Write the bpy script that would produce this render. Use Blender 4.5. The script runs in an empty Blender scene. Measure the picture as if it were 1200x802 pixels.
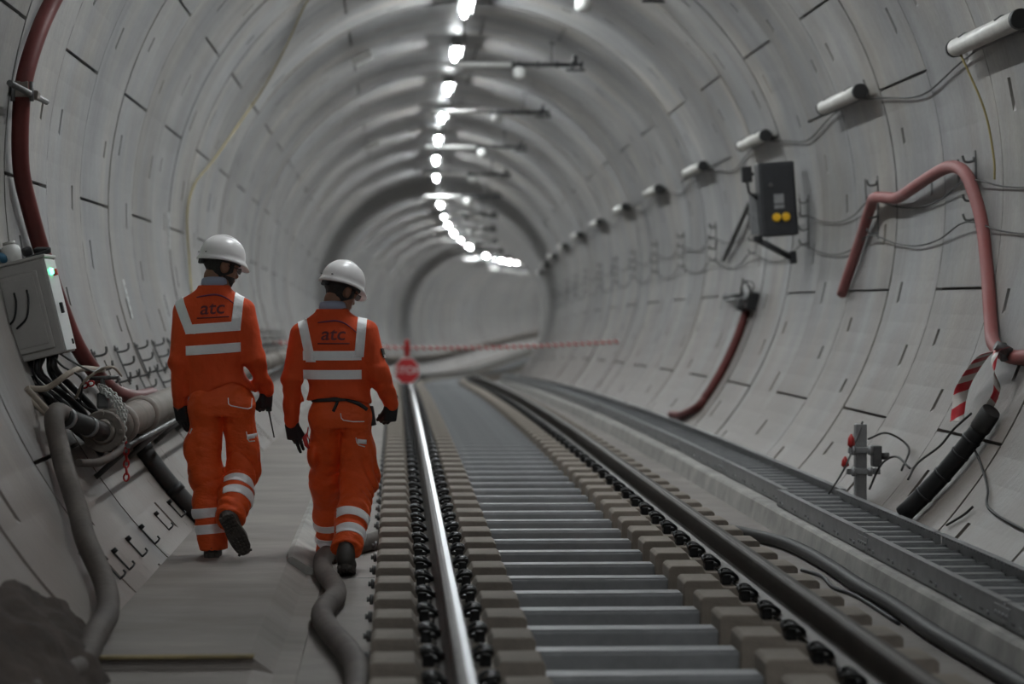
import bpy, bmesh, math, random
import numpy as np
from mathutils import Vector, Matrix, Euler
from mathutils.bvhtree import BVHTree

random.seed(7)
sc = bpy.context.scene
COL = sc.collection
PI = math.pi

# ------------------------------------------------------------------ tunnel geometry (metres)
# x = lateral (right +), y = along the tunnel, z = height; z = 0 is the rail top near the camera
AXX, AXZ, RAD = 0.85, 1.95, 3.05       # lining axis and inner radius
RING, PHASE = 1.6, 0.52
CAM_H = 1.23


def integ(knots):
    def f(y):
        if y <= knots[0][0]:
            return 0.0, 0.0
        s = 0.0
        for (y0, a), (y1, b) in zip(knots, knots[1:]):
            if y >= y1:
                s += (a + b) / 2 * (y1 - y0)
            else:
                t = y - y0
                sl = a + (b - a) * t / (y1 - y0)
                return s + (a + sl) / 2 * t, sl
        return s + knots[-1][1] * (y - knots[-1][0]), knots[-1][1]
    return f


PLAN = integ([(45, 0), (60, .026), (75, .05), (90, .1), (105, .115), (125, .14), (145, .18), (160, .21), (190, .28)])
GRADE = integ([(18, 0), (58, -.03), (90, -.025), (108, 0), (125, .008), (160, .015)])


def P(l, y, h):
    """point at lateral l, chainage y, height h of the (bending) tunnel"""
    X, s = PLAN(y)
    Z, g = GRADE(y)
    c = 1 / math.sqrt(1 + s * s)
    return Vector((X + l * c, y - l * s * c, Z + h))


def heading(y):
    return -math.atan(PLAN(y)[1])


def W(y, deg, ins=0.0):
    """point on the lining wall at chainage y and angle deg about the axis, ins metres inside"""
    a = math.radians(deg)
    r = RAD - ins
    return P(AXX + r * math.cos(a), y, AXZ + r * math.sin(a))


def wall_matrix(y, deg, ins=0.0):
    """local frame on the wall: x = up along the wall, y = along the tunnel, z = away from the wall"""
    a = math.radians(deg)
    n = Vector((-math.cos(a), 0, -math.sin(a)))
    t = Vector((0, 1, 0))
    u = t.cross(n)
    if u.z < 0:
        u = -u
        t = -t
    m = Matrix((u, t, n)).transposed().to_4x4()
    m.translation = W(y, deg, ins)
    return m


# ------------------------------------------------------------------ materials
def mat(name, col, rough=.6, metal=0.0, spec=.5, emis=None, estr=0.0, noise=0.0, nscale=8.0, bump=0.0, bscale=40.0, stretch=None, col2=None, coat=0.0, bdist=.01):
    m = bpy.data.materials.new(name)
    m.use_nodes = True
    nt = m.node_tree
    b = nt.nodes['Principled BSDF']
    b.inputs['Base Color'].default_value = (*col, 1)
    b.inputs['Roughness'].default_value = rough
    b.inputs['Metallic'].default_value = metal
    b.inputs['Specular IOR Level'].default_value = spec
    b.inputs['Coat Weight'].default_value = coat
    if emis:
        b.inputs['Emission Color'].default_value = (*emis, 1)
        b.inputs['Emission Strength'].default_value = estr
    if noise or bump:
        tc = nt.nodes.new('ShaderNodeTexCoord')
        mp = nt.nodes.new('ShaderNodeMapping')
        nt.links.new(tc.outputs['Object'], mp.inputs['Vector'])
        if stretch:
            mp.inputs['Scale'].default_value = stretch
        if noise:
            n = nt.nodes.new('ShaderNodeTexNoise')
            n.inputs['Scale'].default_value = nscale
            n.inputs['Detail'].default_value = 6
            n.inputs['Roughness'].default_value = .65
            nt.links.new(mp.outputs[0], n.inputs['Vector'])
            r = nt.nodes.new('ShaderNodeValToRGB')
            r.color_ramp.elements[0].position = .3
            r.color_ramp.elements[1].position = .72
            c2 = col2 or tuple(c * (1 - noise) for c in col)
            r.color_ramp.elements[0].color = (*c2, 1)
            r.color_ramp.elements[1].color = (*[min(1, c * (1 + noise * .4)) for c in col], 1)
            nt.links.new(n.outputs['Fac'], r.inputs[0])
            nt.links.new(r.outputs[0], b.inputs['Base Color'])
        if bump:
            n2 = nt.nodes.new('ShaderNodeTexNoise')
            n2.inputs['Scale'].default_value = bscale
            n2.inputs['Detail'].default_value = 4
            nt.links.new(mp.outputs[0], n2.inputs['Vector'])
            bp = nt.nodes.new('ShaderNodeBump')
            bp.inputs['Strength'].default_value = bump
            bp.inputs['Distance'].default_value = bdist
            nt.links.new(n2.outputs['Fac'], bp.inputs['Height'])
            nt.links.new(bp.outputs[0], b.inputs['Normal'])
    return m


def lining_material(name, col, var):
    """segment concrete: streaks running round the ring, a tone of its own per ring, stains"""
    m = bpy.data.materials.new(name)
    m.use_nodes = True
    nt = m.node_tree
    N, L = nt.nodes.new, nt.links.new
    b = nt.nodes['Principled BSDF']
    b.inputs['Roughness'].default_value = .48
    b.inputs['Specular IOR Level'].default_value = .5
    uv = N('ShaderNodeUVMap')
    uv.uv_map = 'arc'
    sep = N('ShaderNodeSeparateXYZ')
    L(uv.outputs[0], sep.inputs[0])

    def noise(sx, sy, scale, detail=6, rough=.6):
        mp = N('ShaderNodeMapping')
        mp.inputs['Scale'].default_value = (sx, sy, 1)
        L(uv.outputs[0], mp.inputs['Vector'])
        n = N('ShaderNodeTexNoise')
        n.inputs['Scale'].default_value = scale
        n.inputs['Detail'].default_value = detail
        n.inputs['Roughness'].default_value = rough
        L(mp.outputs[0], n.inputs['Vector'])
        return n.outputs['Fac']

    def rng(src, a0, a1, b0, b1):
        r = N('ShaderNodeMapRange')
        r.inputs[1].default_value = a0
        r.inputs[2].default_value = a1
        r.inputs[3].default_value = b0
        r.inputs[4].default_value = b1
        L(src, r.inputs[0])
        return r.outputs[0]

    def math_(op, a, bb):
        n = N('ShaderNodeMath')
        n.operation = op
        for i, v in enumerate((a, bb)):
            if isinstance(v, (int, float)):
                n.inputs[i].default_value = v
            else:
                L(v, n.inputs[i])
        return n.outputs[0]

    ringid = math_('FLOOR', math_('DIVIDE', math_('SUBTRACT', sep.outputs[1], PHASE), RING), 0)
    wn = N('ShaderNodeTexWhiteNoise')
    wn.noise_dimensions = '1D'
    L(ringid, wn.inputs['W'])
    f = rng(wn.outputs['Value'], 0, 1, 1 - var, 1 + var)
    f = math_('MULTIPLY', f, rng(noise(.20, 2.2, 1.5, 4), .3, .7, .84, 1.13))      # long streaks
    f = math_('MULTIPLY', f, rng(noise(1, 1, 1.1, 5), .32, .68, .78, 1.15))     # blotches
    f = math_('MULTIPLY', f, rng(noise(1, 1, 26, 3), .3, .7, .93, 1.06))
    # site dust and painted-in shade low on the lining, deeper towards the invert
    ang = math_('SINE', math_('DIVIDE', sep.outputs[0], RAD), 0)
    dust_shade = math_('ADD', ang, rng(noise(.5, 1.2, .9, 4), .3, .7, -.22, .22))
    dust_shade = rng(dust_shade, -.15, -.60, 0, .85)
    streak = rng(noise(.35, 9, 1.0, 4, .7), .60, .72, 0, 1)                     # pale lime runs
    mix = N('ShaderNodeMix')
    mix.data_type = 'RGBA'
    mix.inputs[6].default_value = (*col, 1)
    mix.inputs[7].default_value = (col[0] * 1.15, col[1] * 1.07, col[2] * .96, 1)
    L(rng(noise(.6, 1.4, .8, 3), .42, .66, 0, 1), mix.inputs[0])
    mul = N('ShaderNodeVectorMath')
    mul.operation = 'SCALE'
    L(mix.outputs[2], mul.inputs[0])
    L(f, mul.inputs['Scale'])
    mix2 = N('ShaderNodeMix')
    mix2.data_type = 'RGBA'
    L(mul.outputs[0], mix2.inputs[6])
    mix2.inputs[7].default_value = (min(1, col[0] * 1.75), min(1, col[1] * 1.75), min(1, col[2] * 1.75), 1)
    L(math_('MULTIPLY', streak, .35), mix2.inputs[0])
    mix3 = N('ShaderNodeMix')
    mix3.data_type = 'RGBA'
    L(mix2.outputs[2], mix3.inputs[6])
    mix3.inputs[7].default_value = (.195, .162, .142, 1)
    L(dust_shade, mix3.inputs[0])
    L(mix3.outputs[2], b.inputs['Base Color'])
    bp = N('ShaderNodeBump')
    bp.inputs['Strength'].default_value = .25
    bp.inputs['Distance'].default_value = .01
    L(noise(1, 1, 18, 5), bp.inputs['Height'])
    L(bp.outputs[0], b.inputs['Normal'])
    return m


M = {}
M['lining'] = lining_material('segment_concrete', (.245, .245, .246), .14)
M['darkring'] = lining_material('dark_ring_tone', (.15, .15, .148), .05)  # darker tone than the other rings
M['floor'] = mat('slab_concrete', (.285, .258, .24), .75, noise=.35, nscale=1.3, bump=.2, bscale=30)
M['walk'] = mat('walkway_concrete', (.275, .245, .226), .75, noise=.32, nscale=1.6, bump=.25, bscale=22, stretch=(.6, 1.4, 1))
M['kerb'] = mat('kerb_concrete', (.41, .395, .37), .8, noise=.4, nscale=3.2, bump=.35, bscale=16)
M['sleeper'] = mat('sleeper_concrete', (.24, .205, .172), .82, noise=.35, nscale=4.0, bump=.3, bscale=45)
M['tie'] = mat('tie_beam_grey', (.27, .275, .285), .55, metal=.15, noise=.3, nscale=5, bump=.1)
M['rail'] = mat('rail_steel_brown', (.055, .045, .038), .55, metal=.35, noise=.3, nscale=6)
M['railtop'] = mat('rail_head_polished', (.17, .175, .19), .30, metal=1.0)
M['railtop_dull'] = mat('rail_head_dull', (.2, .19, .18), .4, metal=.9)
M['clip'] = mat('black_iron', (.012, .012, .013), .45, metal=.3)
M['galv'] = mat('galvanised_steel', (.34, .345, .35), .45, metal=.45, noise=.25, nscale=10)
M['galv_dark'] = mat('dull_steel', (.16, .16, .16), .5, metal=.6, noise=.3, nscale=12)
M['lampglow'] = mat('lamp_diffuser_lit', (.9, .9, .9), .4, emis=(.93, .985, 1.0), estr=60.0)
M['lampbody'] = mat('lamp_tray_grey', (.11, .11, .11), .5)
M['whiteplastic'] = mat('white_plastic', (.68, .68, .66), .4, noise=.12, nscale=6)
M['paleplastic'] = mat('pale_tube', (.50, .49, .46), .42, noise=.2, nscale=7)
M['black'] = mat('black_rubber', (.016, .016, .017), .55)
M['blackpaint'] = mat('black_painted_metal', (.022, .022, .024), .45, noise=.2, nscale=9)
M['greyhose'] = mat('dusty_grey_hose', (.12, .10, .088), .75, noise=.4, nscale=5, bump=.3, bscale=25)
M['blackhose'] = mat('dusty_black_hose', (.035, .033, .032), .6, noise=.4, nscale=7)
M['redhose'] = mat('dusty_red_hose', (.24, .055, .050), .6, noise=.25, nscale=2.2, col2=(.29, .13, .125))
M['darkred'] = mat('dark_red_pipe', (.15, .03, .027), .55, noise=.3, nscale=3)
M['dustpipe'] = mat('dusty_pipe', (.22, .19, .165), .7, noise=.4, nscale=3.2, bump=.25, bscale=18)
M['panelbox'] = mat('grey_enamel', (.40, .385, .365), .5, noise=.15, nscale=5)
M['panelside'] = mat('pale_enamel', (.62, .63, .62), .4, noise=.08, nscale=5)
M['green'] = mat('green_lamp', (.02, .5, .15), .3, emis=(.05, 1, .35), estr=4)
M['redpl'] = mat('red_plastic', (.55, .03, .03), .4)
M['redlamp'] = mat('red_lantern', (.42, .022, .02), .35)
M['signred'] = mat('sign_red', (.50, .018, .022), .45)
M['signwhite'] = mat('sign_white', (.78, .78, .78), .45)
M['yellow'] = mat('yellow_cable', (.36, .29, .12), .6, noise=.3, nscale=3)
M['yellowpl'] = mat('yellow_plastic', (.85, .48, .02), .4)
M['bluepl'] = mat('blue_rag', (.03, .12, .2), .7)
M['rope'] = mat('dirty_rope', (.40, .34, .28), .8, noise=.3, nscale=20)
M['dirt'] = mat('brown_dirt', (.060, .043, .034), .95, noise=.5, nscale=6, bump=.8, bscale=14)
M['label'] = mat('paper_label', (.62, .64, .64), .5, noise=.2, nscale=25)
M['yellowedge'] = mat('worn_yellow_edge', (.28, .22, .10), .7, noise=.4, nscale=6)
M['signalbox'] = mat('charcoal_box', (.030, .031, .035), .45, noise=.2, nscale=8)
# clothing and people
M['orange'] = mat('orange_jacket_shaded', (.76, .080, .012), .78, noise=.10, nscale=9, bump=.5, bscale=7, bdist=.05, stretch=(1, 1, .7))  # jacket's shade put into its colour, deeper than the trousers
M['orange2'] = mat('orange_trouser_lit', (.86, .105, .013), .62, noise=.10, nscale=8, bump=.7, bscale=9, bdist=.05, stretch=(.7, 1, 1.3))  # same orange made paler, standing in for light on the legs
M['reflect'] = mat('silver_reflective_tape', (.97, .97, 1.0), .4, spec=.6, noise=.04, bump=.35, bscale=16, bdist=.02, nscale=14)
M['piping'] = mat('white_piping', (.85, .83, .82), .6)
M['ink'] = mat('dark_print', (.13, .022, .028), .7)
M['inkblue'] = mat('purple_print', (.16, .04, .09), .7)
M['glove'] = mat('black_glove', (.012, .012, .014), .7, bump=.2, bscale=90)
M['boot'] = mat('dark_boot_leather', (.045, .039, .034), .6, noise=.3, nscale=14)
M['sole'] = mat('boot_sole', (.075, .064, .056), .8, noise=.4, nscale=30)
M['helmet'] = mat('white_helmet_shell', (.88, .85, .85), .3, spec=.5)
M['skin'] = mat('skin', (.27, .135, .085), .55, noise=.12, nscale=14)
M['hair'] = mat('dark_hair', (.014, .011, .010), .6, bump=.6, bscale=150, stretch=(1, 1, .25))
M['collar'] = mat('pale_blue_collar', (.34, .38, .50), .7)
M['lens'] = mat('safety_lens', (.55, .58, .6), .1, spec=.8)


# ------------------------------------------------------------------ object helpers
def tag(o, label=None, cat=None, group=None, kind=None):
    if label:
        o['label'] = label
    if cat:
        o['category'] = cat
    if group:
        o['group'] = group
    if kind:
        o['kind'] = kind
    return o


def empty(name, loc=(0, 0, 0), rot=(0, 0, 0)):
    o = bpy.data.objects.new(name, None)
    o.empty_display_size = .05
    o.location = loc
    o.rotation_euler = rot
    COL.objects.link(o)
    return o


def copy_tree(o, parent=None):
    c = o.copy()
    COL.objects.link(c)
    if parent is not None:
        c.parent = parent
    for ch in list(o.children):
        copy_tree(ch, c)
    return c


def rsmooth(pts, n=6):
    """Catmull-Rom through the points"""
    pts = [Vector(p) for p in pts]
    if len(pts) < 3:
        return pts
    out = []
    q = [pts[0] * 2 - pts[1]] + pts + [pts[-1] * 2 - pts[-2]]
    for i in range(1, len(q) - 2):
        a, b, c, d = q[i - 1], q[i], q[i + 1], q[i + 2]
        for k in range(n):
            t = k / n
            out.append(.5 * ((2 * b) + (c - a) * t + (2 * a - 5 * b + 4 * c - d) * t * t + (3 * b - a - 3 * c + d) * t ** 3))
    out.append(pts[-1])
    return out


class MB:
    def __init__(self):
        self.v, self.f, self.m, self.s = [], [], [], []

    def add(self, vs, fs, mi=0, smooth=False, mtx=None):
        o = len(self.v)
        for p in vs:
            p = Vector(p)
            self.v.append(tuple(mtx @ p) if mtx is not None else tuple(p))
        for f in fs:
            self.f.append(tuple(i + o for i in f))
            self.m.append(mi)
            self.s.append(smooth)
        return self

    def box(self, c, s, mi=0, rot=None, ch=0.0, mtx=None):
        """box centred at c with full sizes s; ch = chamfer on every edge"""
        hx, hy, hz = s[0] / 2, s[1] / 2, s[2] / 2
        mm = Matrix.Translation(Vector(c))
        if rot is not None:
            mm = mm @ Euler(rot).to_matrix().to_4x4()
        if mtx is not None:
            mm = mtx @ mm
        if ch <= 0:
            vs = [(x * hx, y * hy, z * hz) for z in (-1, 1) for y in (-1, 1) for x in (-1, 1)]
            fs = [(0, 2, 3, 1), (4, 5, 7, 6), (0, 1, 5, 4), (2, 6, 7, 3), (0, 4, 6, 2), (1, 3, 7, 5)]
            return self.add(vs, fs, mi, False, mm)
        bm = bmesh.new()
        bmesh.ops.create_cube(bm, size=1.0)
        for v in bm.verts:
            v.co = Vector((v.co.x * s[0], v.co.y * s[1], v.co.z * s[2]))
        bmesh.ops.bevel(bm, geom=list(bm.edges), offset=ch, segments=2, profile=.6, affect='EDGES')
        bm.verts.index_update()
        vs = [v.co.copy() for v in bm.verts]
        fs = [tuple(v.index for v in f.verts) for f in bm.faces]
        bm.free()
        return self.add(vs, fs, mi, False, mm)

    def tube(self, pts, r, seg=10, mi=0, caps=True, flat=1.0, mtx=None):
        """tube along pts; r a number or one per point"""
        pts = [Vector(p) for p in pts]
        n = len(pts)
        rr = r if isinstance(r, (list, tuple)) else [r] * n
        up = None
        vs, fs = [], []
        for i, p in enumerate(pts):
            t = (pts[min(i + 1, n - 1)] - pts[max(i - 1, 0)])
            if t.length < 1e-9:
                t = Vector((0, 0, 1))
            t.normalize()
            if up is None:
                up = Vector((0, 0, 1)) if abs(t.z) < .9 else Vector((1, 0, 0))
            side = t.cross(up)
            if side.length < 1e-6:
                side = t.cross(Vector((1, 0, 0)))
            side.normalize()
            up = side.cross(t).normalized()
            for k in range(seg):
                a = 2 * PI * k / seg
                vs.append(p + side * (math.cos(a) * rr[i]) + up * (math.sin(a) * rr[i] * flat))
        for i in range(n - 1):
            for k in range(seg):
                k2 = (k + 1) % seg
                fs.append((i * seg + k, i * seg + k2, (i + 1) * seg + k2, (i + 1) * seg + k))
        self.add(vs, fs, mi, True, mtx)
        if caps:
            o = len(self.v) - len(vs)
            self.f.append(tuple(o + k for k in range(seg))[::-1])
            self.f.append(tuple(o + (n - 1) * seg + k for k in range(seg)))
            self.m += [mi, mi]
            self.s += [False, False]
        return self

    def cyl(self, a, b, r, seg=16, mi=0):
        return self.tube([a, b], r, seg, mi)

    def prism(self, outline, y0, y1, mi=0, mtx=None, smooth=False):
        """outline in (x, z), extruded from y0 to y1"""
        n = len(outline)
        vs = [(x, y0, z) for x, z in outline] + [(x, y1, z) for x, z in outline]
        fs = [tuple(range(n)), tuple(range(2 * n - 1, n - 1, -1))]
        fs += [(i, i + n, (i + 1) % n + n, (i + 1) % n) for i in range(n)]
        return self.add(vs, fs, mi, smooth, mtx)

    def build(self, name, mats, parent=None, fixn=True, bevel=0.0):
        me = bpy.data.meshes.new(name)
        me.from_pydata(self.v, [], self.f)
        if not isinstance(mats, (list, tuple)):
            mats = [mats]
        for k in mats:
            me.materials.append(M[k])
        me.polygons.foreach_set('material_index', self.m)
        me.polygons.foreach_set('use_smooth', self.s)
        if fixn:
            bm = bmesh.new()
            bm.from_mesh(me)
            bmesh.ops.recalc_face_normals(bm, faces=bm.faces)
            bm.to_mesh(me)
            bm.free()
        me.update()
        o = bpy.data.objects.new(name, me)
        COL.objects.link(o)
        if parent is not None:
            o.parent = parent
        return o


def recentre(o):
    """move a mesh object's origin to the middle of its base without moving it"""
    me = o.data
    co = np.empty(len(me.vertices) * 3, np.float32)
    me.vertices.foreach_get('co', co)
    co = co.reshape(-1, 3)
    c = (co.min(0) + co.max(0)) / 2
    c[2] = co[:, 2].min()
    co -= c
    me.vertices.foreach_set('co', co.ravel())
    me.update()
    o.location = o.location + Vector([float(x) for x in c])
    return o


def extrude_along(name, outline, ys, mats, closed=True, mi=None, smooth=False, caps=True):
    """sweep a (lateral, height) outline along the tunnel stations ys"""
    b = MB()
    n = len(outline)
    vs = [P(l, y, h) for y in ys for l, h in outline]
    fs, ms = [], []
    m = n if closed else n - 1
    for i in range(len(ys) - 1):
        for k in range(m):
            k2 = (k + 1) % n
            fs.append((i * n + k, i * n + k2, (i + 1) * n + k2, (i + 1) * n + k))
            ms.append(mi[k] if mi else 0)
    if caps and closed:
        fs.append(tuple(range(n)))
        ms.append(0)
        fs.append(tuple((len(ys) - 1) * n + k for k in range(n)))
        ms.append(0)
    b.add(vs, fs, 0, smooth)
    b.m = ms
    return b.build(name, mats)


def frange(a, b, s):
    n = max(1, int(math.ceil((b - a) / s - 1e-6)))
    return [a + (b - a) * i / n for i in range(n + 1)]
LAMP_FROM = -1.0
EXPOSURE = 1.95

# ------------------------------------------------------------------ setting: lining, slab, walkway
Y_FAR = 188.0
JOINTS = ([-30.5, 17.5, 65, 118, 180, 228, 279],                 # even rings
          [-12, 33, 84, 147, 163.5, 210, 256, 302])               # odd rings


def lining(name, ring_ids, material, detail_to=64.0):
    V, F, UV = [], [], []
    for ri in ring_ids:
        y0, y1 = PHASE + RING * ri, PHASE + RING * (ri + 1)
        fine = y0 < detail_to
        g = .014
        js = sorted(j % 360 for j in JOINTS[ri % 2])
        js = js + [js[0] + 360]
        rnd = random.Random(ri * 13 + 5)
        dr = rnd.uniform(-.008, .008)                       # rings never line up perfectly
        for a, b in zip(js, js[1:]):
            hg = math.degrees(.011 / RAD)
            a, b = a + hg, b - hg
            ts = list(np.linspace(a, b, max(3, int((b - a) / (3.2 if fine else 6)) + 1)))
            pk = []
            if fine:
                span = b - a
                spots = [.16, .66] if span > 30 else [.5]
                for row, offs in ((0, 0.0), (1, .20)):
                    for s in spots:
                        ctr = a + span * (s + offs) + rnd.uniform(-1.2, 1.2)
                        w = rnd.choice((1.2, 1.6, 2.0))
                        if ctr + w > b - 1 or ctr - w < a + 1:
                            continue
                        if any(ctr - w < q[1] + .6 and ctr + w > q[0] - .6 for q in pk):
                            continue
                        pk.append((ctr - w, ctr + w, row))
                for p in pk:
                    ts = [t for t in ts if not (p[0] - .25 < t < p[1] + .25)]
                    ts += [p[0], p[1]]
                ts = sorted(set(ts))
            yw = .036
            ys = [y0 + g, y0 + .42 - yw, y0 + .42 + yw, y1 - .42 - yw, y1 - .42 + yw, y1 - g] if fine else [y0 + g, y1 - g]
            o = len(V)
            nt, ny = len(ts), len(ys)

            def vert(t, y, d):
                ar = math.radians(t)
                r = RAD + d + dr
                V.append(P(AXX + r * math.cos(ar), y, AXZ + r * math.sin(ar)))
                UV.append((ar * RAD, y))
            for t in ts:
                for y in ys:
                    vert(t, y, 0)
            cut = set()
            for p in pk:
                i0 = ts.index(p[0])
                row = 1 if p[2] == 0 else 3
                i1 = ts.index(p[1])
                if i1 != i0 + 1:
                    continue
                cut.add((i0, row))
                A, B = o + i0 * ny + row, o + i0 * ny + row + 1
                C_, D = o + i1 * ny + row + 1, o + i1 * ny + row
                k = len(V)
                # teardrop pocket: deep at its upper end, running out to nothing
                hi0 = math.sin(math.radians(p[0])) > math.sin(math.radians(p[1]))
                if hi0:
                    vert(p[0], ys[row], .09)
                    vert(p[0], ys[row + 1], .09)
                    F += [(A, B, k + 1, k), (k, k + 1, C_, D), (A, k, D), (B, C_, k + 1)]
                else:
                    vert(p[1], ys[row], .09)
                    vert(p[1], ys[row + 1], .09)
                    F += [(D, k, k + 1, C_), (A, B, k + 1, k), (A, k, D), (B, C_, k + 1)]
            for i in range(nt - 1):
                for j in range(ny - 1):
                    if (i, j) in cut:
                        continue
                    F.append((o + i * ny + j, o + i * ny + j + 1, o + (i + 1) * ny + j + 1, o + (i + 1) * ny + j))
            # edge skirts into the joints
            k = len(V)
            for t in ts:
                vert(t, ys[0], .05)
                vert(t, ys[-1], .05)
            for i in range(nt - 1):
                F.append((o + i * ny, o + (i + 1) * ny, k + 2 * i + 2, k + 2 * i))
                F.append((o + i * ny + ny - 1, o + (i + 1) * ny + ny - 1, k + 2 * i + 3, k + 2 * i + 1))
            for i in (0, nt - 1):
                F.append((o + i * ny, o + i * ny + ny - 1, k + 2 * i + 1, k + 2 * i))
        # grout behind the joints
        o = len(V)
        for t in range(0, 361, 10):
            for y in (y0, y1):
                ar = math.radians(t)
                r = RAD + .115
                V.append(P(AXX + r * math.cos(ar), y, AXZ + r * math.sin(ar)))
                UV.append((ar * RAD, y))
        for i in range(36):
            F.append((o + 2 * i, o + 2 * i + 1, o + 2 * i + 3, o + 2 * i + 2))
    me = bpy.data.meshes.new(name)
    me.from_pydata([tuple(v) for v in V], [], F)
    uvl = me.uv_layers.new(name='arc')
    li = np.empty(len(me.loops), np.int32)
    me.loops.foreach_get('vertex_index', li)
    uvl.data.foreach_set('uv', np.array(UV, np.float32)[li].ravel())
    me.materials.append(M[material])
    me.update()
    ob = bpy.data.objects.new(name, me)
    COL.objects.link(ob)
    ob['kind'] = 'structure'
    return ob


r_last = int((Y_FAR - PHASE) / RING)
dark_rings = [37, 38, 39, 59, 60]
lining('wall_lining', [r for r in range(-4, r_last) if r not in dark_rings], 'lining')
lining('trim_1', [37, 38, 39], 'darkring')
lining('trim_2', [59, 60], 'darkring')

ST = frange(-5, 44, 4) + frange(45, Y_FAR - 2, 1.5)
tag(extrude_along('floor', [(-.62, -.31), (2.62, -.31), (2.62, -.62), (-.62, -.62)], ST, 'floor'), kind='structure')
# far-left walkway, one step lower nearest to the camera
st1 = frange(-5, 9.62, 2)
o = extrude_along('floor_walkway_lower', [(-1.55, -.272), (-.585, -.272), (-.50, -.297), (-.405, -.300), (-.405, -.45), (-1.55, -.45)], st1, 'walk')
tag(o, kind='structure')
st2 = frange(9.62, 13.32, 1.2)
o = extrude_along('floor_walkway', [(-1.55, -.22), (-.605, -.22), (-.50, -.297), (-.405, -.300), (-.405, -.45), (-1.55, -.45)], st2, 'walk')
tag(o, kind='structure')
b = MB()
b.box((-.98, 9.615, -.222), (.80, .05, .010))
o = tag(b.build('trim_3', 'yellowedge'), kind='structure')
st3 = frange(13.32, 44, 3) + frange(45, Y_FAR - 2, 1.5)
o = extrude_along('floor_walkway_far', [(-1.55, -.22), (-.615, -.22), (-.6, -.215), (-.5, -.26), (-.46, -.30), (-.45, -.45), (-1.55, -.45)], st3, 'walk')
tag(o, kind='structure')
# raised kerb block that starts behind the second man's heel
b = MB()
prof = [(-.625, -.225), (-.612, -.192), (-.585, -.185), (-.46, -.255), (-.425, -.285), (-.415, -.33), (-.625, -.33)]
n = len(prof)
ys = [13.10, 13.34] + frange(15, 44, 3) + frange(45, Y_FAR - 2, 1.5)
vs = []
for k, y in enumerate(ys):
    for l, h in prof:
        if k == 0:
            l, h = l * .9 + -.515 * .1, h - (.01 if h > -.3 else 0)
        vs.append(P(l, y, h))
fs = []
for i in range(len(ys) - 1):
    for k in range(n):
        fs.append((i * n + k, i * n + (k + 1) % n, (i + 1) * n + (k + 1) % n, (i + 1) * n + k))
fs += [tuple(range(n)), tuple((len(ys) - 1) * n + k for k in range(n))]
b.add(vs, fs)
tag(b.build('kerb_left', 'kerb'), kind='structure')
# concrete upstand that carries the cable ladder on the right
tag(extrude_along('kerb_right', [(2.505, -.33), (2.535, -.185), (2.55, -.17), (3.13, -.17), (3.13, -.33)], ST, 'kerb'), kind='structure')
# joint strip where the slab pours meet
b = MB()
for y in (8.2, 13.05, 17.9):
    b.box((-.27, y, -.3105), (.30, .018, .004))
tag(b.build('trim_4', 'galv_dark'), kind='structure')

# ------------------------------------------------------------------ rails
RL, RR_ = .232, 1.737
HS = .035
rail_prof = [(-.07, -.159), (.07, -.159), (.07, -.148), (.022, -.130), (.009, -.118), (.009, -.052), (.014, -.044), (HS, -.036),
             (HS, -.010), (.027, -.002), (.002, 0), (-.012, 0), (-.029, -.003), (-HS, -.010), (-HS, -.036), (-.014, -.044),
             (-.009, -.052), (-.009, -.118), (-.022, -.130), (-.07, -.148)]
YS_R = frange(-4, 44, 3) + frange(44.5, 182, .75)


def rail(x, label, top):
    mi = [0] * len(rail_prof)
    for k in ((9,) if top == 'railtop' else (10,)):
        mi[k] = 1
    if top == 'railtop':
        pass
    out = [(x + a, c) for a, c in rail_prof]
    o = extrude_along('rail', out, YS_R, ['rail', top], mi=mi)
    tag(o, label, 'rail', 'running rails')
    return o


rail(RL, 'left running rail with a bright polished head, beside the two men', 'railtop')
rail(RR_, 'right running rail with a dark dull head, between the sleepers and the concrete kerb', 'railtop_dull')

# ------------------------------------------------------------------ sleepers
def clip_mesh(b, sx):
    """black rail clip beside the rail foot; sx = -1 left of the rail, +1 right"""
    x = sx * .098
    b.box((x + sx * .012, 0, .018), (.046, .085, .05), ch=.008)
    b.box((x - sx * .02, 0, .022), (.03, .11, .022), ch=.006)
    for s in (-1, 1):
        b.tube(rsmooth([(x + sx * .03, s * .012, .03), (x + sx * .035, s * .05, .052), (x, s * .072, .058), (x - sx * .03, s * .06, .04),
                        (x - sx * .042, s * .03, .026)], 4), .0095, 7)
    b.tube([(x + sx * .012, 0, .03), (x + sx * .012, 0, .066)], [.019, .014], 8)


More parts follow.
